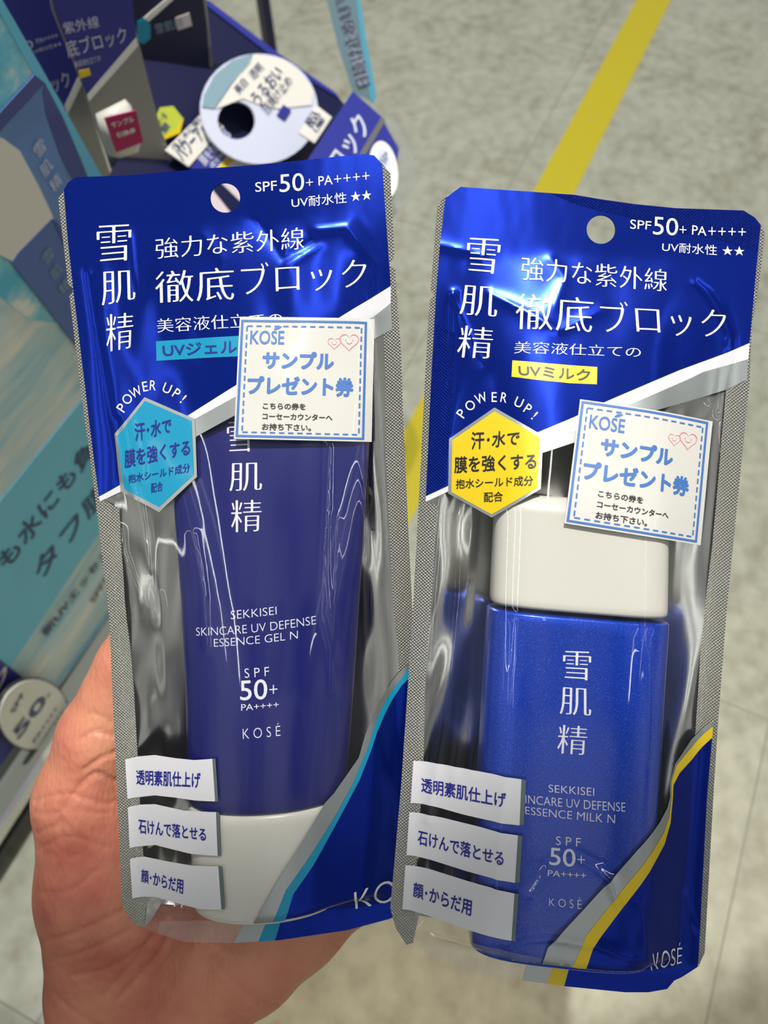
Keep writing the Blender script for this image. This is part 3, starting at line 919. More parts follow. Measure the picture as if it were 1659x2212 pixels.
RIGHT = dict(
    name='sunscreen_pouch', seed=11, label='right pouch with yellow hexagon and white-capped bottle, overlapping the cyan one',
    zc=2.0, pw=3.4, cslope=0.088, seal=(-41, 41, 17, 225),
    content=[(1062, 1075, 1440, 9.0), (1090, 1068, 1438, 11.0), (1300, 1058, 1434, 12.0), (1306, 1052, 1438, 12.0), (1500, 1040, 1425, 12.5), (1900, 1018, 1404, 12.5), (2030, 1012, 1394, 11.5)],
    outline=[(995, 404), (1240, 421), (1300, 431), (1370, 441), (1460, 450), (1606, 455), (1630, 470), (1646, 490), (1652, 505), (1640, 610), (1627, 690), (1616, 695), (1624, 703), (1619, 826), (1570, 1311),
             (1551, 1560), (1542, 1700), (1522, 2058), (1508, 2089), (1473, 2110), (1456, 2118), (1441, 2136), (1400, 2143), (1350, 2143), (1220, 2130), (1121, 2117), (1032, 2106), (957, 2076),
             (901, 2048), (878, 2041), (855, 2005), (843, 1962), (867, 1690), (892, 1312), (904, 1093), (919, 800), (928, 650), (940, 637), (930, 628), (944.6, 447), (960, 425)],
    foil_outline=[(995, 405), (1240, 422), (1300, 432), (1370, 442), (1460, 451), (1606, 456), (1629, 471), (1645, 491), (1651, 505), (1639, 610), (1626, 690), (1616, 695), (1623, 703), (1618, 826), (1569, 1311),
                  (1550, 1560), (1541, 1700), (1521, 2058), (1507, 2088), (1440, 2070), (1230, 2047), (1080, 2025), (960, 2000), (905, 1985), (893, 2036), (878, 2040), (856, 2005), (844, 1962), (868, 1690), (893, 1312), (905, 1093), (920, 800),
                  (929, 650), (940, 637), (931, 628), (945.6, 447), (961, 426)],
    clear_bottom=[(905, 1985), (960, 2000), (1080, 2025), (1230, 2047), (1440, 2070), (1507, 2088), (1473, 2109), (1456, 2117), (1441, 2135), (1400, 2142), (1350, 2142), (1220, 2129), (1121, 2116), (1032, 2105), (957, 2075), (901, 2047), (893, 2036)],
    window=[(919, 1065), (1240, 895), (1460, 798), (1620, 735), (1619, 826), (1570, 1311), (1551, 1560), (1542, 1700), (1522, 2058), (1508, 2089), (1473, 2110), (1456, 2118), (1441, 2136), (1400, 2143), (1350, 2143), (1220, 2130),
            (1121, 2117), (1032, 2106), (957, 2076), (901, 2048), (878, 2041), (855, 2005), (843, 1962), (867, 1690), (892, 1312), (904, 1093)],
    hole=(1298, 496, 31),
    blue_seals=[[(1190, 419), (1240, 422), (1300, 432), (1370, 442), (1460, 451), (1604, 456), (1628, 471), (1641, 487), (1636, 545), (1560, 520), (1450, 500), (1360, 470), (1300, 458), (1240, 440)],
                [(942, 700), (984, 720), (974, 900), (962, 1050), (922, 1068), (932, 836)]],
    seals=[[(944.6, 447), (960, 425), (966, 424), (962, 430), (949.6, 537), (942, 633), (930.6, 835), (920, 1084), (946, 1092), (941, 1154), (932.5, 1288), (918, 1497), (915, 1637), (908, 1750), (898, 1900), (896, 1985), (893, 2036),
            (878, 2041), (855, 2005), (843, 1962), (867, 1690), (892, 1312), (904, 1093), (919, 800), (928, 650), (938, 637), (930, 628)],
           [(1643, 486), (1652, 505), (1640, 610), (1627, 690), (1616, 695), (1624, 703), (1619, 826), (1570, 1311), (1551, 1560), (1542, 1700), (1522, 2058), (1508, 2089), (1509, 2060), (1527, 1720), (1539, 1565), (1500, 1600), (1502, 1580), (1513, 1413), (1526, 1280), (1538, 1181), (1555, 993),
            (1568, 842), (1573, 800), (1616, 776), (1618.8, 741), (1632, 587)]],
    bottom_seal=[(915, 2010), (960, 2020), (1080, 2048), (1170, 2060), (1121, 2116), (1032, 2105), (957, 2075), (905, 2048)],
    panel=[(995, 404), (1240, 421), (1300, 431), (1370, 441), (1460, 450), (1606, 455), (1630, 470), (1643, 486), (1632.7, 587), (1618.8, 741), (1573, 761), (1467, 800), (1303, 870), (1240, 901), (1161, 934),
           (1060, 990), (965.4, 1051), (920, 1072), (930.6, 835.6), (942, 633), (949.6, 537), (962, 428)],
    stripe=[(1618.8, 741), (1573, 761), (1467, 800), (1303, 870), (1240, 901), (1161, 934), (1060, 990), (965.4, 1051), (920, 1072), (919.6, 1084), (965, 1063), (1070, 1020), (1174, 949), (1240, 932), (1353, 877), (1401, 857), (1492, 817), (1518, 804), (1616, 776)],
    band=[(1616, 776), (1518, 804), (1492, 817), (1401, 857), (1353, 877), (1240, 932), (1174, 949), (1160, 980), (1173, 978), (1240, 956), (1414, 887.5), (1492.5, 865), (1568, 842), (1613, 820)],
    brand=[('雪', [(1010, 514), (1083, 518), (1074, 593), (1006, 587)], 0, SF), ('肌', [(1000, 616), (1075, 622), (1073, 686), (992, 679)], 0, SF),
           ('精', [(995, 703), (1067, 709), (1062, 775), (986, 772)], 0, SF)],
    headline=[('強力な紫外線', [(1127, 554.6), (1440.8, 583), (1439.5, 631), (1125.6, 605)], 0, .22), ('徹底', [(1115.4, 634), (1282.5, 645.7), (1277.5, 719), (1113, 711.5)], 0, .22),
              ('ブロック', [(1294, 650), (1567, 668), (1566, 731), (1300, 720)], 0, .26), ('美容液仕立ての', [(1111.6, 738), (1384, 750), (1383, 773), (1110, 764)], 0, .2)],
    rating=[('SPF', [(1361, 474.6), (1406.7, 479), (1405, 497), (1360.7, 495)]), ('50', [(1411.7, 468), (1464.7, 473), (1463.5, 510), (1409.7, 507.4)]),
            ('+', [(1467, 488.5), (1482.4, 489.5), (1482, 505), (1467, 504.5)], -.01), ('PA', [(1495, 487), (1525, 491), (1525, 510), (1494, 507.4)]),
            ('++++', [(1529, 491), (1611, 493.5), (1610, 510), (1529, 508.7)], -.01), ('UV耐水性', [(1430.7, 523.3), (1548, 530), (1548, 552.6), (1429, 543.8)]),
            ('★★', [(1559.4, 531.4), (1607.4, 532.7), (1607.4, 553), (1559.4, 551.6)])],
    accent='yellow_print', accent_ink='black_ink',
    typebox=[(1106.6, 778.6), (1170, 784), (1230, 789), (1290, 793), (1289, 830.5), (1230, 828), (1160, 821), (1104.8, 814)],
    typetext=[('UVミルク', [(1119, 787.5), (1275, 799), (1273.7, 824), (1120.5, 811)], .012)],
    arc=[(c, rot_quad(x, y, w, 21, a)) for c, x, y, w, a in (('P', 997, 893.5, 13, 54), ('O', 1015.5, 876, 20, 40), ('W', 1039, 860.5, 25, 20), ('E', 1067.5, 858, 11, 0), ('R', 1088.5, 859, 13, -10),
                                                           ('U', 1120.5, 869.5, 17, -24), ('P', 1140, 883.5, 12, -34), ('!', 1154.5, 898, 4, -42))],
    hex_out=[(1068, 880.5), (1173, 941.6), (1168, 1056), (1062, 1118), (968, 1066), (970, 948)],
    hex_in=[(1067.5, 889), (1165.6, 945), (1161, 1053), (1062, 1111), (975, 1063), (977, 951)],
    hextext=[('汗･水で', [(1018, 933), (1124, 930.6), (1119, 962), (1018, 972)], .018), ('膜を強くする', [(981, 986.7), (1158, 979), (1158, 1013.6), (981, 1023)], .018),
             ('抱水シールド成分', [(984.5, 1035.5), (1151, 1027), (1151, 1049), (984.5, 1056)], .012), ('配合', [(1044.8, 1063.6), (1086, 1061), (1086, 1083), (1044.8, 1085)], .012)],
    labels=[([(893, 1643), (945, 1649), (1002, 1659), (1065, 1671), (1126, 1682.5), (1122, 1782), (1060, 1772), (1002, 1759), (931, 1740), (887, 1734)],
             [(1126, 1682.5), (1136, 1684.5), (1131, 1781), (1122, 1782)], ('透明素肌仕上げ', [(910.5, 1678), (1093, 1711), (1092, 1744), (909.7, 1710)], .02)),
            ([(884.4, 1753.6), (956.6, 1765.5), (1040, 1786), (1118.5, 1803.5), (1112, 1906), (1060, 1895), (1007, 1880.7), (931, 1856.6), (878, 1846.5)],
             [(1118.5, 1803.5), (1128, 1805), (1122, 1906), (1112, 1906)], ('石けんで落とせる', [(903, 1790), (1088, 1837), (1087, 1869), (902, 1823)], .02)),
            ([(875.6, 1868), (926, 1875.6), (1007, 1901), (1060, 1916), (1111, 1928.8), (1104.6, 2031), (1060, 2022), (1022, 2011), (931, 1979), (869, 1963)],
             [(1111, 1928.8), (1120, 1930), (1113, 2032), (1104.6, 2031)], ('顔･からだ用', [(893, 1903), (1020, 1942), (1017, 1978), (892, 1936)], .02))],
    cstripe=[(1539.6, 1568.7), (1490, 1618), (1461, 1652.6), (1450, 1687), (1450, 1722), (1445.5, 1762.5), (1432.5, 1800), (1398, 1855), (1334, 1936), (1264.7, 2023), (1181, 2124),
             (1218.4, 2129), (1282, 2046), (1345.7, 1959), (1403.6, 1881), (1435, 1823), (1448, 1777), (1453, 1722), (1454, 1696), (1467, 1670), (1496, 1638), (1538, 1593)],
    cband=[(1540, 1560), (1493, 1597), (1478, 1620), (1458, 1650), (1447, 1690), (1447, 1722), (1441, 1745), (1424, 1777), (1374.6, 1838), (1305, 1916), (1183.7, 2046), (1126, 2117), (1181, 2124), (1264.7, 2023), (1334, 1936),
           (1398, 1855), (1432.5, 1800), (1445.5, 1762.5), (1450, 1722), (1450, 1687), (1461, 1652.6), (1490, 1618), (1539.6, 1568.7)],
    corner=[(1538, 1593), (1496, 1638), (1467, 1670), (1454, 1696), (1453, 1722), (1448, 1777), (1435, 1823), (1403.6, 1881), (1345.7, 1959), (1282, 2046), (1218.4, 2129), (1220, 2130), (1350, 2143), (1400, 2143),
            (1441, 2136), (1456, 2118), (1473, 2110), (1507, 2088), (1509, 2060), (1527, 1720)],
    ctext=[('KOSÉ', [(1405, 2040), (1473, 2036), (1471.6, 2079), (1406.5, 2096)], -.012)],
    coupon=[(1252, 863), (1538, 911), (1512, 1177.5), (1217.5, 1130)], frame=(.012, .965, .012, .985),
    creases=[(.55, .9, [(978, 634), (968, 660), (966, 770), (968.6, 846), (964, 937)]), (.4, .9, [(979, 637), (1001.5, 694), (1022, 744), (1039.5, 782)]),
             (.45, 1.5, [(1057, 635.6), (1120.5, 666), (1171, 694), (1206.6, 714), (1234, 704), (1300, 671)]), (.6, 1.1, [(1500, 610), (1525, 632), (1555.7, 680), (1576, 726), (1574.6, 764), (1565.8, 819), (1555.7, 895)]),
             (.35, .8, [(1571, 731), (1545.6, 799), (1535, 870)]), (.55, .9, [(987, 1093), (982.5, 1190), (980, 1288), (971, 1400), (962.5, 1478), (956.5, 1569), (946, 1633), (923.6, 1772)]),
             (.5, .8, [(1121.6, 1328), (1115.6, 1425), (1103.5, 1509), (1095, 1640), (1073, 1924)]), (.5, .8, [(1395, 1166), (1392, 1340), (1394, 1400)]),
             (.55, .9, [(1480, 1175), (1478, 1280), (1475.6, 1399), (1469, 1465), (1468, 1611)]), (1.0, 1.5, [(1149, 1933), (1183.7, 1872), (1215, 1852), (1242, 1849), (1288, 1875), (1317, 1901), (1334, 1948)]),
             (.6, 1.4, [(1095, 2040), (1140, 2030), (1192, 2026), (1282, 2040), (1383, 2073)]), (.4, 1.2, [(1380, 1950), (1394, 2020), (1397, 2080)]), (.3, .8, [(1404, 1407), (1405, 1560), (1403, 1640)]),
             (.35, .8, [(998, 1530), (989, 1610), (980, 1680)]), (.3, .8, [(1038, 1530), (1030, 1600), (1018, 1680)]), (.35, 2.5, [(1190, 560), (1220, 600), (1200, 660)]),
             (.4, 1.4, [(950, 530), (1000, 540), (1040, 552)]), (.4, 1.2, [(1500, 2000), (1478, 1930), (1482, 2080)])],
)


def content_prints(P, root_name, lab, cat, body_mat, body_rng, cap_rng, prof, zc, pw, letters, cap_front):
    root = empty(root_name, P.mw, lab, cat)
    vs = lambda a, b: list(np.linspace(a, b, 26))
    body = loft('body', prof, zc, pw, vs(*body_rng), body_mat, root, 1.2 if cap_front else 0.5)
    cap = loft('cap', prof, zc, pw, vs(*cap_rng), M['cap_white'], root, 1.6)
    cap['label'] = 'white plastic cap'
    for nm, items in letters:
        P.letters(nm, items, M['silver_ink'], body, 0.10, P.tubez, 1.2)
    return root


def Rm(rows):
    return rows


PL = build_pouch([[0.99836, -0.05014, 0.02758], [0.05246, 0.99447, -0.09098], [-0.02287, 0.09227, 0.99547]], [-0.04772845, 0.10075346, -0.22352075], LEFT)
PR = build_pouch([[0.99531, 0.07574, -0.06023], [-0.07655, 0.997, -0.01124], [0.0592, 0.0158, 0.99812]], [0.06472329, 0.09271081, -0.22755132], RIGHT)
pf = PL.prof
content_prints(PL, 'sunscreen_tube', 'dark blue squeeze tube with white cap inside the cyan hexagon pouch', 'tube', M['tube_blue'], (pf[0][0], pf[-3][0]), (pf[-3][0] + .5, pf[-1][0]), pf, LEFT['zc'], LEFT['pw'],
               [('brand_lettering', [('雪', [(490, 912), (545, 909), (546, 975), (491, 978)], 0, SF), ('肌', [(497, 1001), (566, 999), (566, 1059), (496, 1061)], 0, SF), ('精', [(499, 1081), (566, 1079), (564, 1147), (500, 1150)], 0, SF)]),
                ('name_lettering', [('SEKKISEI', [(498.4, 1319), (597, 1310), (597.7, 1327), (499, 1337.7)], -.012), ('SKINCARE UV DEFENSE', [(423.6, 1355.4), (682, 1330), (683, 1348), (424, 1373)], -.012),
                                    ('ESSENCE GEL N', [(462, 1380), (643.4, 1362), (643.4, 1379), (462.6, 1397)], -.012)]),
                ('sun_rating_lettering', [('S P F', [(528, 1444), (581, 1440), (581.6, 1459.7), (529, 1464.4)], -.005), ('50', [(518, 1470), (577, 1466), (577.7, 1510), (519, 1513)], .004), ('+', [(582, 1480), (599.6, 1478), (599.6, 1498), (582, 1499)], -.01),
                                          ('PA++++', [(521, 1521), (602, 1515), (602.4, 1528), (521, 1535)])]),
                ('maker_lettering', [('K O S É', [(524, 1568), (605.5, 1561), (606, 1589), (525, 1596)], -.01)])], False)
pf = PR.prof
content_prints(PR, 'sunscreen_bottle', 'flat blue glitter bottle with tall white cap inside the yellow hexagon pouch', 'bottle', M['bottle_blue'], (pf[3][0], pf[-1][0]), (pf[0][0], pf[2][0] - .2), pf, RIGHT['zc'], RIGHT['pw'],
               [('brand_lettering', [('雪', [(1217, 1406), (1277, 1408), (1276, 1470), (1214, 1466)], 0, SF), ('肌', [(1212, 1484), (1276, 1488), (1277, 1547), (1209, 1542)], 0, SF), ('精', [(1207, 1565), (1270, 1569), (1266, 1631), (1203, 1627)], 0, SF)]),
                ('name_lettering', [('SEKKISEI', [(1185, 1694.5), (1283.5, 1702), (1283, 1719), (1185, 1710.5)], -.012), ('SKINCARE UV DEFENSE', [(1108, 1713), (1350.6, 1733.6), (1350.6, 1753), (1108, 1731)], -.012),
                                    ('ESSENCE MILK N', [(1134.5, 1742), (1329, 1759.7), (1327.8, 1778.5), (1134.5, 1758)], -.012)]),
                ('sun_rating_lettering', [('S P F', [(1201, 1806), (1254.5, 1810), (1254, 1829), (1201, 1824.6)], -.005), ('50', [(1188, 1830), (1243, 1834), (1243, 1873), (1186, 1868)], .004), ('+', [(1247, 1847), (1264, 1848), (1264, 1866), (1247, 1865)], -.01),
                                          ('PA++++', [(1183.7, 1879), (1266, 1884.5), (1265.5, 1898), (1183, 1892)])]),
                ('maker_lettering', [('K O S É', [(1186, 1936), (1256, 1938), (1256, 1963.6), (1186, 1956)], -.01)])], True)

# ------------------------------------------------------------------ floor
AX = np.array([0.41501, 0.90982, 0.0])      # the shop's tile and tape direction
BX = np.array([-0.90982, 0.41501, 0.0])     # across it, to the left
TILE = 0.45
m, nt, p = new_mat('vinyl_floor_tiles')
tc = N(nt, 'ShaderNodeTexCoord')
n1 = noise(nt, 14, 5.0, (1, 1, 1), .6)
n2 = noise(nt, 60, 3.0)
mixn = N(nt, 'ShaderNodeMath', operation='MULTIPLY_ADD')
mixn.inputs[1].default_value = 0.55
nt.links.new(n2.outputs['Fac'], mixn.inputs[0])
sc = N(nt, 'ShaderNodeMath', operation='MULTIPLY')
sc.inputs[1].default_value = 0.5
nt.links.new(n1.outputs['Fac'], sc.inputs[0])
nt.links.new(sc.outputs[0], mixn.inputs[2])
rp = ramp(nt, mixn.outputs[0], [(0.34, srgb(128, 125, 108)), (0.50, srgb(147, 148, 134)), (0.64, srgb(160, 161, 147))])
sp = N(nt, 'ShaderNodeSeparateXYZ')
nt.links.new(tc.outputs['Object'], sp.inputs[0])
lines = []
for ax in ('X', 'Y'):
    d = N(nt, 'ShaderNodeMath', operation='DIVIDE')
    d.inputs[1].default_value = TILE
    nt.links.new(sp.outputs[ax], d.inputs[0])
    fr = N(nt, 'ShaderNodeMath', operation='FRACT')
    nt.links.new(d.outputs[0], fr.inputs[0])
    lt = N(nt, 'ShaderNodeMath', operation='LESS_THAN')
    lt.inputs[1].default_value = 0.0028
    nt.links.new(fr.outputs[0], lt.inputs[0])
    lines.append(lt)
mx = N(nt, 'ShaderNodeMath', operation='MAXIMUM')
nt.links.new(lines[0].outputs[0], mx.inputs[0])
nt.links.new(lines[1].outputs[0], mx.inputs[1])
mc = N(nt, 'ShaderNodeMix', data_type='RGBA')
nt.links.new(mx.outputs[0], mc.inputs[0])
nt.links.new(rp.outputs[0], mc.inputs[6])
mc.inputs[7].default_value = (*srgb(116, 113, 102), 1)
nt.links.new(mc.outputs[2], p.inputs['Base Color'])
p.inputs['Roughness'].default_value = 0.38
M['floor'] = m
# object axes follow the tiles; seams at along = 0.432*H + k*TILE and across = -0.352*H + k*TILE
FL = Matrix.Translation(Vector(AX * (0.432 * CAM_H) + BX * (-0.352 * CAM_H))) @ Matrix(((AX[0], BX[0], 0), (AX[1], BX[1], 0), (0, 0, 1))).to_4x4()
me = bpy.data.meshes.new('floor')
me.from_pydata([(-4, -4, 0), (5, -4, 0), (5, 4, 0), (-4, 4, 0), (-4, -4, -.05), (5, -4, -.05), (5, 4, -.05), (-4, 4, -.05)], [],
               [(0, 1, 2, 3), (7, 6, 5, 4), (0, 4, 5, 1), (1, 5, 6, 2), (2, 6, 7, 3), (3, 7, 4, 0)])
fl = link('floor', me, M['floor'], None, False)
fl.matrix_world = FL
fl['kind'] = 'structure'


def box(name, lo, hi, mat, parent=None, bev=0.0):
    bm = bmesh.new()
    bmesh.ops.create_cube(bm, size=1)
    for v in bm.verts:
        v.co = Vector([lo[i] + (hi[i] - lo[i]) * (v.co[i] + .5) for i in range(3)])
    if bev:
        bmesh.ops.bevel(bm, geom=bm.edges[:], offset=bev, segments=2, affect='EDGES', profile=.6)
    me = bpy.data.meshes.new(name)
    bm.to_mesh(me)
    bm.free()
    return link(name, me, mat, parent, False)


TW = Matrix(((AX[0], BX[0], 0), (AX[1], BX[1], 0), (0, 0, 1))).to_4x4()    # tile-aligned world frame
M['tape'] = flat('yellow_vinyl_tape', srgb(178, 164, 20), 0.35)
tp = box('floor_tape', (-1.2, 0.189 * CAM_H, 0.0), (3.2, 0.2632 * CAM_H, 0.0006), M['tape'])
tp.matrix_world = TW
tag(tp, 'yellow marking tape stuck across the grey floor tiles', 'tape')

# ------------------------------------------------------------------ hand: one continuous surface from a blended distance field
def cam_pt(px, py, d):
    return np.array([(px - CX) / F_PX * d, -(py - CY) / F_PX * d, -d]) * 1000


CAPS = []   # (a, b, ra, rb, blend)


def chain(pts, k=5.0):
    for (a, b) in zip(pts, pts[1:]):
        CAPS.append((cam_pt(*a[:3]), cam_pt(*b[:3]), a[3], b[3], k))


# forearm and wrist (two bones side by side)
chain([(190, 2620, .290, 25), (222, 2330, .282, 21), (235, 2150, .278, 20.5)], 9)
chain([(420, 2640, .290, 25), (432, 2340, .282, 20), (425, 2180, .280, 19)], 9)
chain([(300, 2620, .288, 26), (325, 2340, .280, 22), (325, 2180, .279, 21)], 9)
# thenar (thumb ball), thumb
chain([(235, 2110, .277, 21), (215, 1920, .268, 20), (192, 1725, .2635, 17.6)], 8)
chain([(330, 2080, .277, 20), (330, 1930, .270, 18), (280, 1760, .266, 16)], 9)
chain([(192, 1725, .2635, 17.6), (227, 1590, .2600, 15.0)], 5)
chain([(227, 1590, .2600, 15.0), (262, 1500, .2580, 12.2), (284, 1440, .2565, 11.4)], 5)
chain([(284, 1440, .2565, 11.4), (318, 1375, .2555, 10.6), (345, 1320, .2560, 8.6)], 4)
# hypothenar (little-finger ball)
chain([(455, 2130, .280, 18.5), (540, 2065, .278, 18), (640, 1995, .278, 15.5), (752, 1915, .279, 13)], 8)
# metacarpals
chain([(350, 2150, .283, 17), (430, 1840, .282, 15), (500, 1560, .281, 12.5)], 10)
chain([(390, 2150, .284, 17), (500, 1880, .284, 15), (600, 1650, .283, 12.5)], 10)
chain([(420, 2150, .284, 17), (570, 1930, .284, 15), (700, 1765, .283, 12)], 10)
# fingers behind the pouches, gently curled
chain([(500, 1560, .281, 12.5), (660, 1385, .285, 10.2), (765, 1285, .280, 9.0), (815, 1235, .272, 7.6)], 3)
chain([(600, 1650, .283, 12.5), (800, 1460, .286, 10.2), (930, 1360, .280, 9.0), (995, 1310, .270, 7.6)], 3)
chain([(700, 1765, .283, 12), (885, 1600, .286, 9.8), (1010, 1500, .280, 8.6), (1075, 1450, .270, 7.3)], 3)
chain([(752, 1915, .279, 13), (900, 1790, .284, 9.0), (1000, 1715, .279, 8.0), (1050, 1680, .271, 6.8)], 3)
# web between thumb and index
chain([(300, 1680, .272, 9), (420, 1640, .279, 9)], 12)

VX = 0.9
pts = np.array([c[0] for c in CAPS] + [c[1] for c in CAPS])
lo = pts.min(0) - 32
hi = pts.max(0) + 32
nx, ny, nz = [int((hi[i] - lo[i]) / VX) + 1 for i in range(3)]
X = (lo[0] + VX * np.arange(nx)).astype(np.float32)
Y = (lo[1] + VX * np.arange(ny)).astype(np.float32)
Z = (lo[2] + VX * np.arange(nz)).astype(np.float32)
SD = np.full((nx, ny, nz), 30.0, np.float32)
for a, b, ra, rb, k in CAPS:
    R_ = max(ra, rb) + 14
    mn, mxx = np.minimum(a, b) - R_, np.maximum(a, b) + R_
    ix = np.where((X >= mn[0]) & (X <= mxx[0]))[0]
    iy = np.where((Y >= mn[1]) & (Y <= mxx[1]))[0]
    iz = np.where((Z >= mn[2]) & (Z <= mxx[2]))[0]
    sl = np.ix_(ix, iy, iz)
    gx, gy, gz = X[ix][:, None, None], Y[iy][None, :, None], Z[iz][None, None, :]
    ab = b - a
    t = np.clip(((gx - a[0]) * ab[0] + (gy - a[1]) * ab[1] + (gz - a[2]) * ab[2]) / (ab @ ab), 0, 1)
    d = np.sqrt((gx - a[0] - t * ab[0]) ** 2 + (gy - a[1] - t * ab[1]) ** 2 + (gz - a[2] - t * ab[2]) ** 2) - (ra + (rb - ra) * t)
    o_ = SD[sl]
    h = np.clip(0.5 + 0.5 * (o_ - d) / k, 0, 1)
    SD[sl] = o_ * (1 - h) + d * h - k * h * (1 - h) * 0.8


def surface_nets(D, lo, s):
    ins = D < 0
    nx, ny, nz = D.shape
    acc = np.zeros((nx - 1, ny - 1, nz - 1, 3), np.float32)
    cnt = np.zeros((nx - 1, ny - 1, nz - 1), np.float32)
    cor = [(i, j, k) for i in (0, 1) for j in (0, 1) for k in (0, 1)]
    sub = lambda A, c: A[c[0]:nx - 1 + c[0], c[1]:ny - 1 + c[1], c[2]:nz - 1 + c[2]]
    for c0 in cor:
        for ax in range(3):
            if c0[ax]:
                continue
            c1 = list(c0)
            c1[ax] = 1
            a, b = sub(D, c0), sub(D, c1)
            cr = (a < 0) != (b < 0)
            t = np.where(cr, a / np.where(cr, a - b, 1), 0)
            for q in range(3):
                acc[..., q] += np.where(cr, c0[q] + (t if q == ax else 0), 0)
            cnt += cr
    act = cnt > 0
    idx = -np.ones(act.shape, int)
    idx[act] = np.arange(act.sum())
    base = np.argwhere(act)
    V = (base + acc[act] / cnt[act][:, None]) * s + lo
    F = []
    for ax in range(3):
        o1, o2 = [q for q in range(3) if q != ax]
        a = np.take(ins, range(0, D.shape[ax] - 1), ax)
        b = np.take(ins, range(1, D.shape[ax]), ax)
        E = np.argwhere(a != b)
        E = E[(E[:, o1] > 0) & (E[:, o2] > 0) & (E[:, o1] < D.shape[o1] - 1) & (E[:, o2] < D.shape[o2] - 1)]
        fl_ = ins[E[:, 0], E[:, 1], E[:, 2]]
        def cell(d1, d2):
            q = E.copy()
            q[:, o1] += d1
            q[:, o2] += d2
            return idx[q[:, 0], q[:, 1], q[:, 2]]
        quad = np.stack([cell(-1, -1), cell(0, -1), cell(0, 0), cell(-1, 0)], 1)
        flip = fl_ if ax != 1 else ~fl_
        quad[~flip] = quad[~flip][:, ::-1]
        F.append(quad)
    return V, np.concatenate(F)


HV, HF = surface_nets(SD, lo, VX)


def vnormals(V, F):
    n = np.cross(V[F[:, 2]] - V[F[:, 0]], V[F[:, 3]] - V[F[:, 1]])
    out = np.zeros_like(V)
    for k in range(4):
        np.add.at(out, F[:, k], n)
    return out / np.maximum(np.linalg.norm(out, axis=1, keepdims=True), 1e-9)


def relax(V, F, it, lam):
    for _ in range(it):
        acc = np.zeros_like(V)
        c = np.zeros(len(V))
        for k in range(4):
            a, b = F[:, k], F[:, (k + 1) % 4]
            np.add.at(acc, a, V[b]); np.add.at(c, a, 1)
            np.add.at(acc, b, V[a]); np.add.at(c, b, 1)
        V = V + lam * (acc / c[:, None] - V)
    return V


HV = relax(HV, HF, 6, .5)
Nn = vnormals(HV, HF)
# palm lines, thumb wrinkles, wrist lines: shallow grooves (photo coordinates of each line, depth mm, width mm)
GROOVES = [
    (.55, .9, [(250, 1690), (205, 1672), (170, 1700), (140, 1745)]), (.5, .8, [(250, 1625), (215, 1640), (180, 1665)]), (.35, .7, [(245, 1590), (205, 1580), (170, 1600)]),
    (.30, .6, [(240, 1560), (200, 1540), (185, 1550)]), (.35, .7, [(75, 1730), (110, 1720), (150, 1715), (220, 1735), (255, 1730)]), (.25, .6, [(130, 1715), (130, 1760), (155, 1800), (165, 1850)]),
    (.25, .6, [(74, 1755), (110, 1758), (160, 1750), (230, 1760)]), (.25, .6, [(80, 1800), (130, 1780)]), (.25, .6, [(80, 1835), (150, 1808), (230, 1830)]), (.3, .7, [(90, 1930), (150, 1925), (210, 1880)]),
    (.5, .9, [(90, 2035), (150, 2020), (220, 1990), (270, 1965)]), (.45, .9, [(110, 2075), (190, 2055), (280, 2010)]), (.35, .8, [(150, 2110), (240, 2090), (330, 2030)]),
    (.6, 1.0, [(370, 2010), (345, 2060), (300, 2110), (255, 2160)]), (.45, .9, [(330, 2020), (300, 2065), (225, 2150)]), (.45, .9, [(120, 2150), (170, 2195), (240, 2230)]),
    (.5, .9, [(600, 2172), (560, 2165), (520, 2130), (470, 2070), (440, 2040)]), (.35, .8, [(605, 2040), (660, 2085)]), (.3, .7, [(720, 2040), (745, 2050), (755, 2040)]),
    (.4, .8, [(120, 1900), (140, 1840), (128, 1770)]), (.25, .6, [(170, 1800), (190, 1850), (205, 1910)]), (.25, .6, [(200, 1790), (225, 1850), (250, 1900)]), (.3, .8, [(450, 2100), (440, 2050), (405, 2030)]),
]
pxv = np.stack([CX + F_PX * HV[:, 0] / -HV[:, 2], CY - F_PX * HV[:, 1] / -HV[:, 2]], 1)
mmpx = -HV[:, 2] / F_PX
facing = (Nn * -HV).sum(1) / np.linalg.norm(HV, axis=1) > 0.05
disp = np.zeros(len(HV))
for dep, wid, pl in GROOVES:
    pl = np.array(smooth_poly(pl, 4))
    dm = np.full(len(HV), 1e9)
    for a, b in zip(pl, pl[1:]):
        ab = b - a
        t = np.clip(((pxv - a) @ ab) / (ab @ ab), 0, 1)
        dm = np.minimum(dm, np.hypot(*(pxv - a - t[:, None] * ab).T))
    disp -= 1.5 * dep * np.exp(-(dm * mmpx / wid) ** 2)
HV = HV + Nn * (disp * facing)[:, None]

m, nt, p = new_mat('skin')
n1 = noise(nt, 28, 4.0, (1, 1, 1), .6)
n2 = noise(nt, 160, 3.0)
rp = ramp(nt, n1.outputs['Fac'], [(0.32, srgb(176, 92, 76)), (0.50, srgb(196, 122, 98)), (0.68, srgb(204, 138, 108))])
nt.links.new(rp.outputs[0], p.inputs['Base Color'])
p.inputs['Roughness'].default_value = 0.48
p.inputs['Subsurface Weight'].default_value = 0.18
p.inputs['Subsurface Radius'].default_value = (1.0, 0.35, 0.2)
p.inputs['Subsurface Scale'].default_value = 0.004
vo = N(nt, 'ShaderNodeTexVoronoi')
vo.inputs['Scale'].default_value = 620
tc = N(nt, 'ShaderNodeTexCoord')
mp = N(nt, 'ShaderNodeMapping')
mp.inputs['Scale'].default_value = (1, .55, 1)
mp.inputs['Rotation'].default_value = (0, 0, .5)
nt.links.new(tc.outputs['Object'], mp.inputs['Vector'])
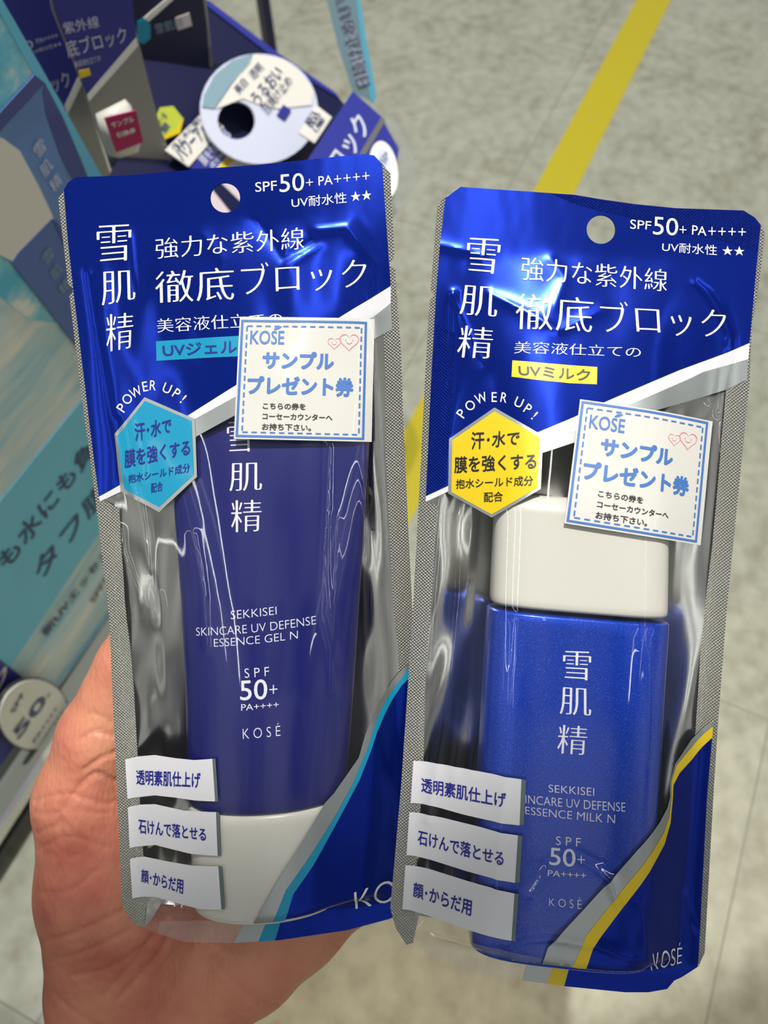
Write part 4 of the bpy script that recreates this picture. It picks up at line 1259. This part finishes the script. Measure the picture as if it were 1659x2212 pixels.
nt.links.new(mp.outputs['Vector'], vo.inputs['Vector'])
ad = N(nt, 'ShaderNodeMath', operation='ADD')
nt.links.new(vo.outputs['Distance'], ad.inputs[0])
nt.links.new(n2.outputs['Fac'], ad.inputs[1])
add_bump(nt, p, ad.outputs[0], 0.35, 0.0006)
M['skin'] = m
horg = cam_pt(400, 1900, .275)
me = bpy.data.meshes.new('hand')
me.from_pydata([tuple(x) for x in (HV - horg) * .001], [], [tuple(int(i) for i in f) for f in HF])
me.update()
hand = link('hand', me, M['skin'])
hand.matrix_world = CAM_M @ Matrix.Translation(Vector(horg * .001))
tag(hand, 'bare left hand, palm up, holding the two sunscreen pouches from behind', 'hand')

# ------------------------------------------------------------------ display stand, board and the goods behind (all at their own distances)
def ray(px, py):
    return FW + RX * (px - CX) / F_PX - UP * (py - CY) / F_PX


class Plane:
    """a flat card standing in the shop: origin at a photo point's distance, x along its baseline, n towards the viewer"""

    ymin = -9

    def __init__(self, px, py, depth, xdir, n=None, origin=None):
        self.o = CAMP + ray(px, py) * depth if origin is None else origin
        self.x = np.array(xdir, float) / np.linalg.norm(xdir)
        if n is None:
            r = ray(px, py)
            n = -(r - (r @ self.x) * self.x)
        self.n = n / np.linalg.norm(n)
        self.y = np.cross(self.n, self.x)
        self.mw = Matrix([[self.x[i], self.y[i], self.n[i], self.o[i]] for i in range(3)] + [[0, 0, 0, 1]])

    def loc(self, px):
        out = []
        for p_ in px:
            r = ray(*p_)
            t = ((self.o - CAMP) @ self.n) / (r @ self.n)
            q = CAMP + r * t - self.o
            out.append((q @ self.x, q @ self.y))
        return out

    def card(self, name, poly, mat, parent=None, off=0.0, thick=0.0015, holes=()):
        rings = [[(x, max(y, self.ymin)) for x, y in self.loc(q)] for q in [poly] + list(holes)]
        return self.card_local(name, rings, mat, parent, off, thick)

    def card_local(self, name, rings, mat, parent, off, thick):
        bm = bmesh.new()
        ring_v = [[(bm.verts.new((x, y, off)), bm.verts.new((x, y, off - thick))) for x, y in r] for r in rings]
        fl_ = [v for r in ring_v for v in r]
        tess = tessellate_polygon([[Vector((x, y, 0)) for x, y in r] for r in rings])
        for t in tess:
            bm.faces.new([fl_[i][0] for i in t])
            bm.faces.new([fl_[i][1] for i in reversed(t)])
        for r in ring_v:
            for i in range(len(r)):
                a, b = r[i], r[(i + 1) % len(r)]
                bm.faces.new((a[0], a[1], b[1], b[0]))
        bmesh.ops.recalc_face_normals(bm, faces=bm.faces)
        me = bpy.data.meshes.new(name)
        bm.to_mesh(me)
        bm.free()
        return link(name, me, mat, parent, False)

    def text(self, name, items, mat, parent=None, off=0.0006):
        """items: (string, start px, end px, height px, weight): centre line from start to end"""
        vs, fs = [], []
        for s, p0, p1, hpx, wgt in items:
            V, T = text_tris(s, wgt)
            a, b = self.loc([p0, p1])
            a, b = np.array(a), np.array(b)
            ex = b - a
            L_ = np.linalg.norm(ex)
            ey = np.array([-ex[1], ex[0]]) / L_
            h = hpx * L_ / math.hypot(p1[0] - p0[0], p1[1] - p0[1])
            k = len(vs)
            for q in V:
                c = a + ex * q[0] + ey * (q[1] - .5) * h
                vs.append((c[0], c[1], off))
            fs += [tuple(k + i for i in t) for t in T]
        me = bpy.data.meshes.new(name)
        me.from_pydata(vs, [], fs)
        bm = bmesh.new()
        bm.from_mesh(me)
        for f in bm.faces:
            if f.normal.z < 0:
                f.normal_flip()
        bm.to_mesh(me)
        bm.free()
        return link(name, me, mat, parent, False)


def ell(cx, cy, a, b, deg=0, n=32):
    t = math.radians(deg)
    return [(cx + a * math.cos(k) * math.cos(t) - b * math.sin(k) * math.sin(t), cy + a * math.cos(k) * math.sin(t) + b * math.sin(k) * math.cos(t))
            for k in np.linspace(0, 2 * math.pi, n + 1)[:-1]]


M['sky_board'] = flat('board_sky_print', srgb(104, 192, 224), 0.45)
m, nt, p = new_mat('board_water_print')
nz = noise(nt, 9, 4.0, (0.5, 3.2, 1), .6)
rp = ramp(nt, nz.outputs['Fac'], [(0.34, srgb(92, 180, 216)), (0.46, srgb(186, 214, 220)), (0.60, srgb(236, 234, 224))])
nt.links.new(rp.outputs[0], p.inputs['Base Color'])
p.inputs['Roughness'].default_value = 0.4
M['water_board'] = m
m, nt, p = new_mat('board_splash_print')
nz = noise(nt, 26, 5.0, (1, 1.6, 1), .65)
rp = ramp(nt, nz.outputs['Fac'], [(0.40, srgb(84, 186, 220)), (0.52, srgb(136, 206, 226)), (0.64, srgb(236, 238, 230))])
nt.links.new(rp.outputs[0], p.inputs['Base Color'])
p.inputs['Roughness'].default_value = 0.4
M['splash_board'] = m
M['band_blue'] = flat('board_band_blue', srgb(112, 196, 226), 0.45)
M['pale'] = flat('board_pale_print', srgb(232, 230, 224), 0.45)
M['board_ink'] = flat('board_navy_ink', srgb(52, 66, 104), 0.5)
M['pic_blue_l'] = flat('tube_picture_light', srgb(98, 134, 190), 0.45)
M['pic_blue'] = flat('tube_picture_mid', srgb(78, 104, 168), 0.45)
M['pic_blue_d'] = flat('tube_picture_dark', srgb(66, 76, 138), 0.45)
M['pic_white'] = flat('cap_picture_white', srgb(222, 218, 210), 0.45)
M['deep_blue'] = flat('display_blue_print', srgb(44, 50, 140), 0.4)
M['navy'] = flat('navy_card', srgb(12, 17, 60), 0.45)
M['grey_card'] = flat('grey_stand_plastic', srgb(96, 100, 92), 0.5)
M['dark_stand'] = flat('dark_stand_metal', srgb(52, 54, 48), 0.5)
M['steel'] = flat('bright_metal_edge', (0.75, 0.74, 0.70), 0.25, 1.0)
M['magenta'] = flat('magenta_label', srgb(170, 24, 92), 0.4)
M['lime'] = flat('lime_print', srgb(176, 186, 60), 0.45)
M['grey_blue'] = flat('grey_blue_print', srgb(130, 158, 172), 0.45)
M['lilac'] = flat('lilac_print', srgb(202, 206, 226), 0.45)
M['pouch_silver'] = flat('background_pouch_silver', srgb(150, 150, 152), 0.35, 0.7)
M['sticker'] = flat('pale_pink_sticker', srgb(214, 200, 206), 0.45)

# --- base shelf: low plinth with a bright front edge, parallel to the tape
ZS = 0.052
fb = 0.473 * (CAM_H - ZS)                    # across-distance of its front edge
rt = empty('display_stand', TW, 'low grey display stand base with a bright metal front edge on the floor', 'display stand')
box('shelf_top', (-0.35, fb + 0.003, ZS - 0.012), (0.50, fb + 0.34, ZS), M['grey_card'], rt)
box('edge_trim', (-0.35, fb - 0.002, ZS - 0.012), (0.50, fb + 0.003, ZS + 0.0015), M['steel'], rt)['label'] = 'bright metal edge trim'
box('base_box', (-0.33, fb + 0.012, 0.0), (0.48, fb + 0.32, ZS - 0.012), M['dark_stand'], rt)

# --- promotion board standing on it
db = 0.508 * (CAM_H - ZS)
BO = BX * db + np.array([0, 0, ZS])
pb = Plane(0, 0, 0, AX, n=-BX, origin=BO)
pb.ymin = 0.0008
rt = empty('promotion_board', pb.mw, 'light blue sunscreen advertising board with water splash and big writing, standing on the display base', 'advertising board')
pb.card('board_panel', [(-900, 300), (-400, -600), (-160, -290), (0, -5), (84, 140), (206, 358), (300, 540), (430, 820), (520, 980), (420, 1108), (239, 1340), (141, 1467), (0, 1650), (-200, 1909), (-500, 2297), (-900, 1500)], M['water_board'], rt, 0.0, 0.004)
pb.card('splash_print', [(-140, -150), (0, 20), (84, 168), (150, 290), (205, 385), (330, 640), (250, 760), (150, 700), (60, 690), (0, 640), (-150, 640)], M['splash_board'], rt, 0.0004, 0.0003)
pb.card('sky_edge', [(0, -5), (84, 140), (206, 358), (300, 540), (278, 560), (190, 385), (72, 165), (-12, 10)], M['sky_board'], rt, 0.0008, 0.0003)
pb.card('colour_band', [(-150, 1267), (0, 1079), (144, 900), (300, 706), (420, 760), (330, 990), (240, 1112), (206, 1160), (27, 1432), (0, 1475), (-150, 1660)], M['band_blue'], rt, 0.0008, 0.0003)
tubep = pb.card('tube_picture', [(-40, 300), (0, 236), (70, 160), (92, 178), (130, 250), (169, 340), (200, 420), (215, 500), (110, 500), (60, 420), (0, 380), (-40, 350)], M['pic_blue_l'], rt, 0.0012, 0.0003)
pb.card('tube_crimp', [(-40, 282), (0, 236), (70, 160), (92, 178), (0, 276), (-40, 322)], M['pic_blue_d'], tubep, 0.0016, 0.0003)
pb.card('tube_shade', [(92, 178), (130, 250), (169, 340), (200, 420), (215, 500), (176, 430), (128, 340), (96, 250), (88, 200)], M['pic_blue_d'], tubep, 0.0016, 0.0003)
pb.card('cap_picture', [(-60, 290), (0, 297), (37, 324), (78, 400), (110, 468), (20, 562), (-60, 520)], M['pic_white'], rt, 0.0018, 0.0003)
bot = pb.card('bottle_picture', [(105, 471), (118, 478), (140, 520), (190, 620), (240, 760), (200, 790), (160, 745), (20, 565), (32, 545)], M['pic_blue'], rt, 0.0020, 0.0003)
pb.card('bottle_shade', [(105, 471), (118, 478), (150, 540), (220, 690), (240, 760), (190, 660), (134, 530)], M['pic_blue_d'], bot, 0.0024, 0.0003)
pb.text('picture_lettering', [('雪', (70, 330), (88, 306), 26, 0), ('肌', (84, 372), (102, 348), 26, 0), ('精', (104, 404), (122, 380), 26, 0)], M['lilac'], tubep, 0.0022)
pb.text('picture_lettering', [('雪', (86, 562), (104, 538), 24, 0), ('肌', (104, 596), (122, 572), 24, 0), ('精', (122, 626), (140, 602), 24, 0)], M['grey_blue'], bot, 0.0028)
pb.text('board_lettering', [('も水にも負けない', (0, 1220), (300, 826), 58, .012), ('タフ膜UV', (76, 1240), (290, 966), 62, .012), ('新UVエッセンス', (92, 1370), (250, 1160), 30, .022), ('SPF50+', (196, 1300), (250, 1216), 22, .01)], M['board_ink'], rt, 0.0014)
bl = pb.card('blue_corner', [(-120, 1340), (0, 1425), (57, 1470), (70, 1555), (0, 1650), (-120, 1800)], M['deep_blue'], rt, 0.0012, 0.0003)
pb.text('corner_lettering', [('ク', (-22, 1490), (14, 1440), 46, .02)], M['pic_white'], bl, 0.0016)

ov = Plane(73, 1543, (db - 0.012) / (ray(73, 1543) @ BX), AX, n=-BX)
rt = empty('sun_rating_badge', ov.mw, 'white oval badge reading SPF 50+ at the foot of the light blue board', 'badge')
ov.card('badge_rim', ell(72, 1544, 80, 76, -58), M['dark_stand'], rt, -0.0006, 0.002)
ov.card('badge_face', ell(71.5, 1543, 76, 72, -58), M['pale'], rt, 0.0006, 0.001)
ov.text('badge_lettering', [('SPF', (24, 1538), (48, 1496), 19, .01), ('50', (30, 1590), (94, 1506), 48, .02), ('+', (98, 1508), (107, 1494), 12, 0), ('PA++++', (70, 1602), (120, 1526), 15, .01), ('UV耐水性★★', (84, 1608), (134, 1534), 11, 0)], M['board_ink'], rt, 0.0012)

# --- sachets hanging on the display behind the board (same make as the yellow one in the hand)
HB = np.array([0.843, 0.538, 0.0])
HN = np.array([0.538, -0.843, 0.0])


def bulge_card(P_, name, poly, mat, parent, hgt):
    """puffed sachet body: outline with a bulging front"""
    pts = P_.loc(poly)
    c = np.mean(pts, 0)
    bm = bmesh.new()
    rings = []
    for s, z in ((1.0, 0.0), (.9, .35), (.72, .75), (.45, .95), (.15, 1.0)):
        rings.append([bm.verts.new((c[0] + (x - c[0]) * s, c[1] + (y - c[1]) * s, z * hgt)) for x, y in pts])
    n = len(pts)
    for a, b in zip(rings, rings[1:]):
        for i in range(n):
            bm.faces.new((a[i], a[(i + 1) % n], b[(i + 1) % n], b[i]))
    bm.faces.new(rings[-1])
    bm.faces.new(list(reversed(rings[0])))
    bmesh.ops.recalc_face_normals(bm, faces=bm.faces)
    me = bpy.data.meshes.new(name)
    bm.to_mesh(me)
    bm.free()
    return link(name, me, mat, parent)


GP = 'sunscreen sachets on the display'
pa = Plane(230, 150, 0.43, HB, HN)
rt = empty('sunscreen_pouch', pa.mw, 'background hanging pouch holding the white bottle with magenta label', 'sunscreen pouch', GP)
pa.card('back_foil', [(112, 20), (100, -60), (268, -90), (294, 67), (324, 189), (345, 270), (372, 345), (372, 440), (262, 440), (243, 375), (189, 216), (162, 142), (128, 61)], M['pouch_silver'], rt, 0.0, 0.001)
pn = pa.card('printed_panel', [(116, 18), (104, -58), (262, -86), (284, 0), (292, 78), (186, 202), (166, 142), (132, 61)], M['deep_blue'], rt, 0.0014, 0.0006)
pa.card('white_stripe', [(292, 78), (296, 96), (190, 216), (186, 202)], M['pale'], rt, 0.0016, 0.0006)
pa.text('headline_lettering', [('紫外線', (134, 58), (210, 42), 24, 0), ('底ブロック', (140, 104), (270, 70), 34, 0), ('美容液仕立ての', (158, 136), (214, 121), 13, 0)], M['lilac'], pn, 0.002)
pa.card('type_box', [(167, 150), (190, 145), (194, 158), (171, 166)], M['yellow_print'], pn, 0.002, 0.0006)
pw_ = Plane(255, 280, 0.428, HB, HN)
rt = empty('sunscreen_bottle', pw_.mw, 'white bottle end with magenta label inside the background hanging pouch', 'bottle')
bulge_card(pw_, 'body', [(206, 246), (270, 214), (284, 228), (302, 306), (298, 326), (250, 340), (232, 334), (214, 280)], M['cap_white'], rt, 0.010)
lb = pw_.card('magenta_label', [(208, 232), (276, 216), (292, 284), (234, 306)], M['magenta'], rt, 0.0112, 0.0008)
pw_.text('label_lettering', [('サンプル', (222, 246), (270, 232), 13, .02), ('引換券', (234, 268), (274, 256), 12, .02)], M['pale'], lb, 0.0118)

pb2 = Plane(120, 120, 0.46, HB, HN)
rt = empty('sunscreen_pouch', pb2.mw, 'background hanging pouch half hidden between board and bottle pouch', 'sunscreen pouch', GP)
pb2.card('back_foil', [(-30, -40), (100, -70), (130, 40), (185, 200), (240, 380), (200, 440), (150, 360), (60, 140)], M['pouch_silver'], rt, 0.0, 0.001)
pn = pb2.card('printed_panel', [(-20, -36), (98, -64), (126, 40), (168, 162), (138, 226), (60, 110)], M['deep_blue'], rt, 0.0014, 0.0006)
pb2.card('white_stripe', [(168, 162), (174, 180), (144, 244), (138, 226)], M['pale'], rt, 0.0016, 0.0006)
pb2.text('headline_lettering', [('50', (40, 100), (68, 90), 16, .01), ('PA++++', (76, 86), (122, 72), 10, 0), ('UV耐水性★★', (70, 108), (130, 90), 9, 0), ('ロック', (84, 190), (148, 166), 34, 0)], M['lilac'], pn, 0.002)

pc = Plane(370, 120, 0.50, HB, HN)
rt = empty('sunscreen_pouch', pc.mw, 'dark background pouch with cyan spot and small pale sticker', 'sunscreen pouch', GP)
pc.card('back_foil', [(280, -60), (440, -60), (452, 60), (462, 160), (440, 300), (330, 300), (290, 100)], M['pouch_silver'], rt, 0.0, 0.001)
pn = pc.card('printed_panel', [(280, -58), (430, -58), (446, 60), (452, 160), (436, 298), (332, 298), (292, 100)], M['navy'], rt, 0.0014, 0.0006)
pc.card('pale_stripe', [(362, -10), (372, -4), (318, 44), (308, 36)], M['pale'], rt, 0.002, 0.0006)
pc.card('hexagon_badge', [(294, 44), (308, 36), (322, 50), (322, 80), (306, 92), (294, 84)], M['cyan_print'], rt, 0.0022, 0.0006)
pc.card('price_sticker', [(376, 36), (406, 25), (412, 52), (382, 62)], M['sticker'], rt, 0.0022, 0.0006)
pc.text('brand_lettering', [('雪肌精', (332, 60), (392, 44), 20, 0)], M['grey_blue'], pn, 0.0022)
pc.text('sun_rating_lettering', [('SPF50+ PA++++', (345, 178), (412, 160), 10, 0)], M['grey_blue'], pn, 0.0022)

# --- navy display carton with the round tester card and its tags
nav = Plane(560, 230, 0.54, AX)
rt = empty('display_carton', nav.mw, 'navy cardboard display panel behind the round tester card', 'display carton')
nav.card('front_panel', [(430, -10), (450, 3), (602, 118), (724, 202), (830, 326), (845, 430), (700, 480), (230, 470), (236, 380), (300, 260), (290, 60), (300, -40)], M['navy'], rt, 0.0, 0.006)
nav.card('panel_edge', [(450, 3), (602, 118), (724, 202), (732, 214), (600, 134), (446, 14)], M['deep_blue'], rt, 0.001, 0.0008)
ds = Plane(560, 235, 0.52, AX)
box_ = box('stock_carton', (0.27, 0.335, ZS + 0.001), (0.45, 0.58, 0.16), M['navy'])
box_.matrix_world = TW
tag(box_, 'navy stock carton standing on the display base below the hanging pouches', 'carton')
rt = empty('tester_card', ds.mw, 'round white tester card with a finger hole on the navy display', 'card')
ds.card('card_disc', ell(560, 235, 127, 119, 8, 40), M['lilac'], rt, 0.0, 0.0015, [ell(511, 260, 41, 41, 0, 24)])
ds.card('grey_segment', [(545, 117), (500, 132), (462, 164), (440, 206), (436, 232), (462, 236), (500, 180), (540, 140)], M['grey_blue'], rt, 0.0008, 0.0005)
ds.card('white_field', [(548, 120), (610, 128), (650, 158), (676, 196), (672, 228), (600, 236), (556, 226), (524, 214), (478, 232), (466, 236), (502, 182)], M['pic_white'], rt, 0.0008, 0.0005)
ds.card('blue_square', [(610, 228), (627, 240), (613, 262), (596, 250)], M['deep_blue'], rt, 0.0014, 0.0004)
ds.text('card_lettering', [('うるおい', (548, 222), (602, 152), 22, .01), ('日焼け止め', (570, 240), (624, 172), 16, 0), ('美白', (508, 200), (528, 176), 14, 0), ('透明', (540, 168), (562, 144), 14, 0)], M['board_ink'], rt, 0.0014)
hole_dark = Plane(511, 260, 0.527, AX)

tg = Plane(682, 268, 0.505, AX)
rt = empty('price_tag', tg.mw, 'small pale price tag overlapping the right rim of the round tester card', 'tag')
tg.card('tag_card', [(682, 226), (717, 253), (680, 309), (646, 287)], M['pic_white'], rt, 0, 0.001)
tg.text('tag_lettering', [('税込', (664, 272), (684, 242), 16, .02), ('1,980', (680, 284), (698, 258), 10, .02)], M['board_ink'], rt, 0.0006)

t2 = Plane(440, 300, 0.50, AX)
rt = empty('promotion_tag', t2.mw, 'white and blue lettered tag left of the finger hole', 'tag')
t2.card('white_card', [(442, 238), (484, 274), (408, 360), (356, 324)], M['pic_white'], rt, 0, 0.0012)
t2.card('blue_card', [(484, 276), (512, 308), (464, 366), (410, 364)], M['deep_blue'], rt, 0.0, 0.0012)
t2.card('yellow_line', [(512, 312), (562, 356), (540, 372), (462, 370)], M['pale'], rt, 0.0, 0.0012)
t2.card('yellow_bar', [(504, 326), (516, 336), (484, 366), (472, 362)], M['yellow_print'], rt, 0.0006, 0.0005)
t2.card('pale_foot', [(400, 382), (470, 376), (560, 372), (590, 480), (400, 500)], M['sticker'], rt, -0.002, 0.0012)
t2.card('navy_line', [(450, 392), (470, 384), (530, 442), (512, 470)], M['navy'], rt, -0.0012, 0.0006)
t2.text('tag_lettering', [('パワーアップ', (384, 338), (458, 258), 26, .015), ('汗と水に強い', (372, 322), (436, 250), 9, .01)], M['board_ink'], rt, 0.0006)
t2.text('blue_lettering', [('膜を強くする', (434, 352), (492, 286), 17, .01), ('成分配合', (454, 362), (490, 320), 9, .01)], M['lilac'], rt, 0.0006)

t3 = Plane(361, 264, 0.49, AX)
rt = empty('hexagon_tag', t3.mw, 'lime hexagon tag above the white lettered tag', 'tag')
t3.card('tag_card', [(346, 232), (374, 229), (396, 256), (388, 288), (350, 304), (330, 270)], M['lime'], rt, 0, 0.001)
t3.card('yellow_corner', [(396, 256), (388, 288), (350, 304), (360, 292), (380, 282)], M['yellow_print'], rt, 0.0006, 0.0004)
t3.text('tag_lettering', [('汗・水', (340, 268), (356, 246), 13, .01), ('膜', (350, 284), (362, 268), 12, .01)], M['board_ink'], rt, 0.0006)
t4 = Plane(402, 240, 0.51, AX)
rt = empty('emblem_tag', t4.mw, 'small oval blue emblem with white outline above the lettered tag', 'tag')
t4.card('tag_card', ell(402, 240, 28, 24, 40, 24), M['lilac'], rt, 0, 0.001)
t4.card('emblem', ell(402, 240, 23, 19, 40, 24), M['deep_blue'], rt, 0.0006, 0.0005)
t4.text('tag_lettering', [('POWER', (388, 252), (416, 226), 10, .02)], M['lilac'], rt, 0.001)

# --- sachet lying at the right end of the display
pd = Plane(770, 310, 0.50, AX)
rt = empty('sunscreen_pouch', pd.mw, 'blue pouch with white lettering at the right end of the display', 'sunscreen pouch', GP)
pd.card('front_panel', [(762, 197), (822, 250), (862, 322), (846, 420), (800, 460), (700, 440), (660, 352), (700, 292)], M['deep_blue'], rt, 0, 0.004)
pd.text('headline_lettering', [('ブロック', (692, 404), (784, 258), 38, .015)], M['lilac'], rt, 0.0008)
pd.card('silver_stripe', [(824, 252), (832, 262), (740, 420), (728, 414)], M['pouch_silver'], rt, 0.0006, 0.0005)
ob = Plane(829, 360, 0.48, AX)
rt = empty('oval_tag', ob.mw, 'pale oval tag beside the blue pouch, above the left pouch corner', 'tag')
ob.card('tag_card', ell(829, 366, 30, 62, -8, 28), M['pale'], rt, 0, 0.001)
ob.card('tag_core', ell(828, 362, 17, 44, -8, 28), M['lilac'], rt, 0.0006, 0.0004)
ob.text('tag_lettering', [('SPF50+', (816, 376), (834, 330), 12, .01)], M['board_ink'], rt, 0.0008)

# --- clear plastic sheet hanging at the right end, pale blue strip, rear post
cl = Plane(860, 350, 0.53, AX)
M['plastic'] = film_mat('clear_plastic_sheet', (0.90, 0.92, 0.92), 0.08, 0.08, 30, 0.2)
cs_ = cl.card('plastic_sheet', [(822, 246), (860, 262), (892, 330), (905, 380), (880, 440), (848, 470), (846, 400), (866, 322)], M['plastic'], None, 0, 0.0006)
cs_.matrix_world = cl.mw
tag(cs_, 'clear plastic sheet hanging at the right end of the display', 'plastic sheet')

st = Plane(755, 100, 0.60, np.array([0.10, 0.30, 0.95]))
rt = empty('shelf_strip', st.mw, 'light blue hanging strip with outlined writing over the grey floor', 'promotion strip')
st.card('strip_card', [(696, -40), (770, -40), (790, 90), (812, 205), (806, 222), (762, 200), (730, 100)], M['grey_blue'], rt, 0, 0.0012)
st.card('strip_edge', [(764, -40), (772, -40), (792, 90), (813, 205), (808, 222), (800, 216), (782, 100)], M['sky_board'], rt, 0.0005, 0.0004)
st.text('strip_halo', [('日焼け止めＵＶ', (786, 184), (732, -20), 36, .06)], M['lilac'], rt, 0.0006)
st.text('strip_lettering', [('日焼け止めＵＶ', (786, 184), (732, -20), 36, .0)], M['board_ink'], rt, 0.0010)

po = Plane(575, 40, 0.86, HB, HN)
rt = empty('display_post', po.mw, 'dark thin metal post behind the navy display panel', 'post')
po.card('post_bar', [(556, -60), (574, -60), (600, 118), (582, 118)], M['navy'], rt, 0, 0.015)
po.card('post_bar', [(576, -60), (584, -60), (608, 122), (601, 118)], M['dark_stand'], rt, -0.02, 0.01)
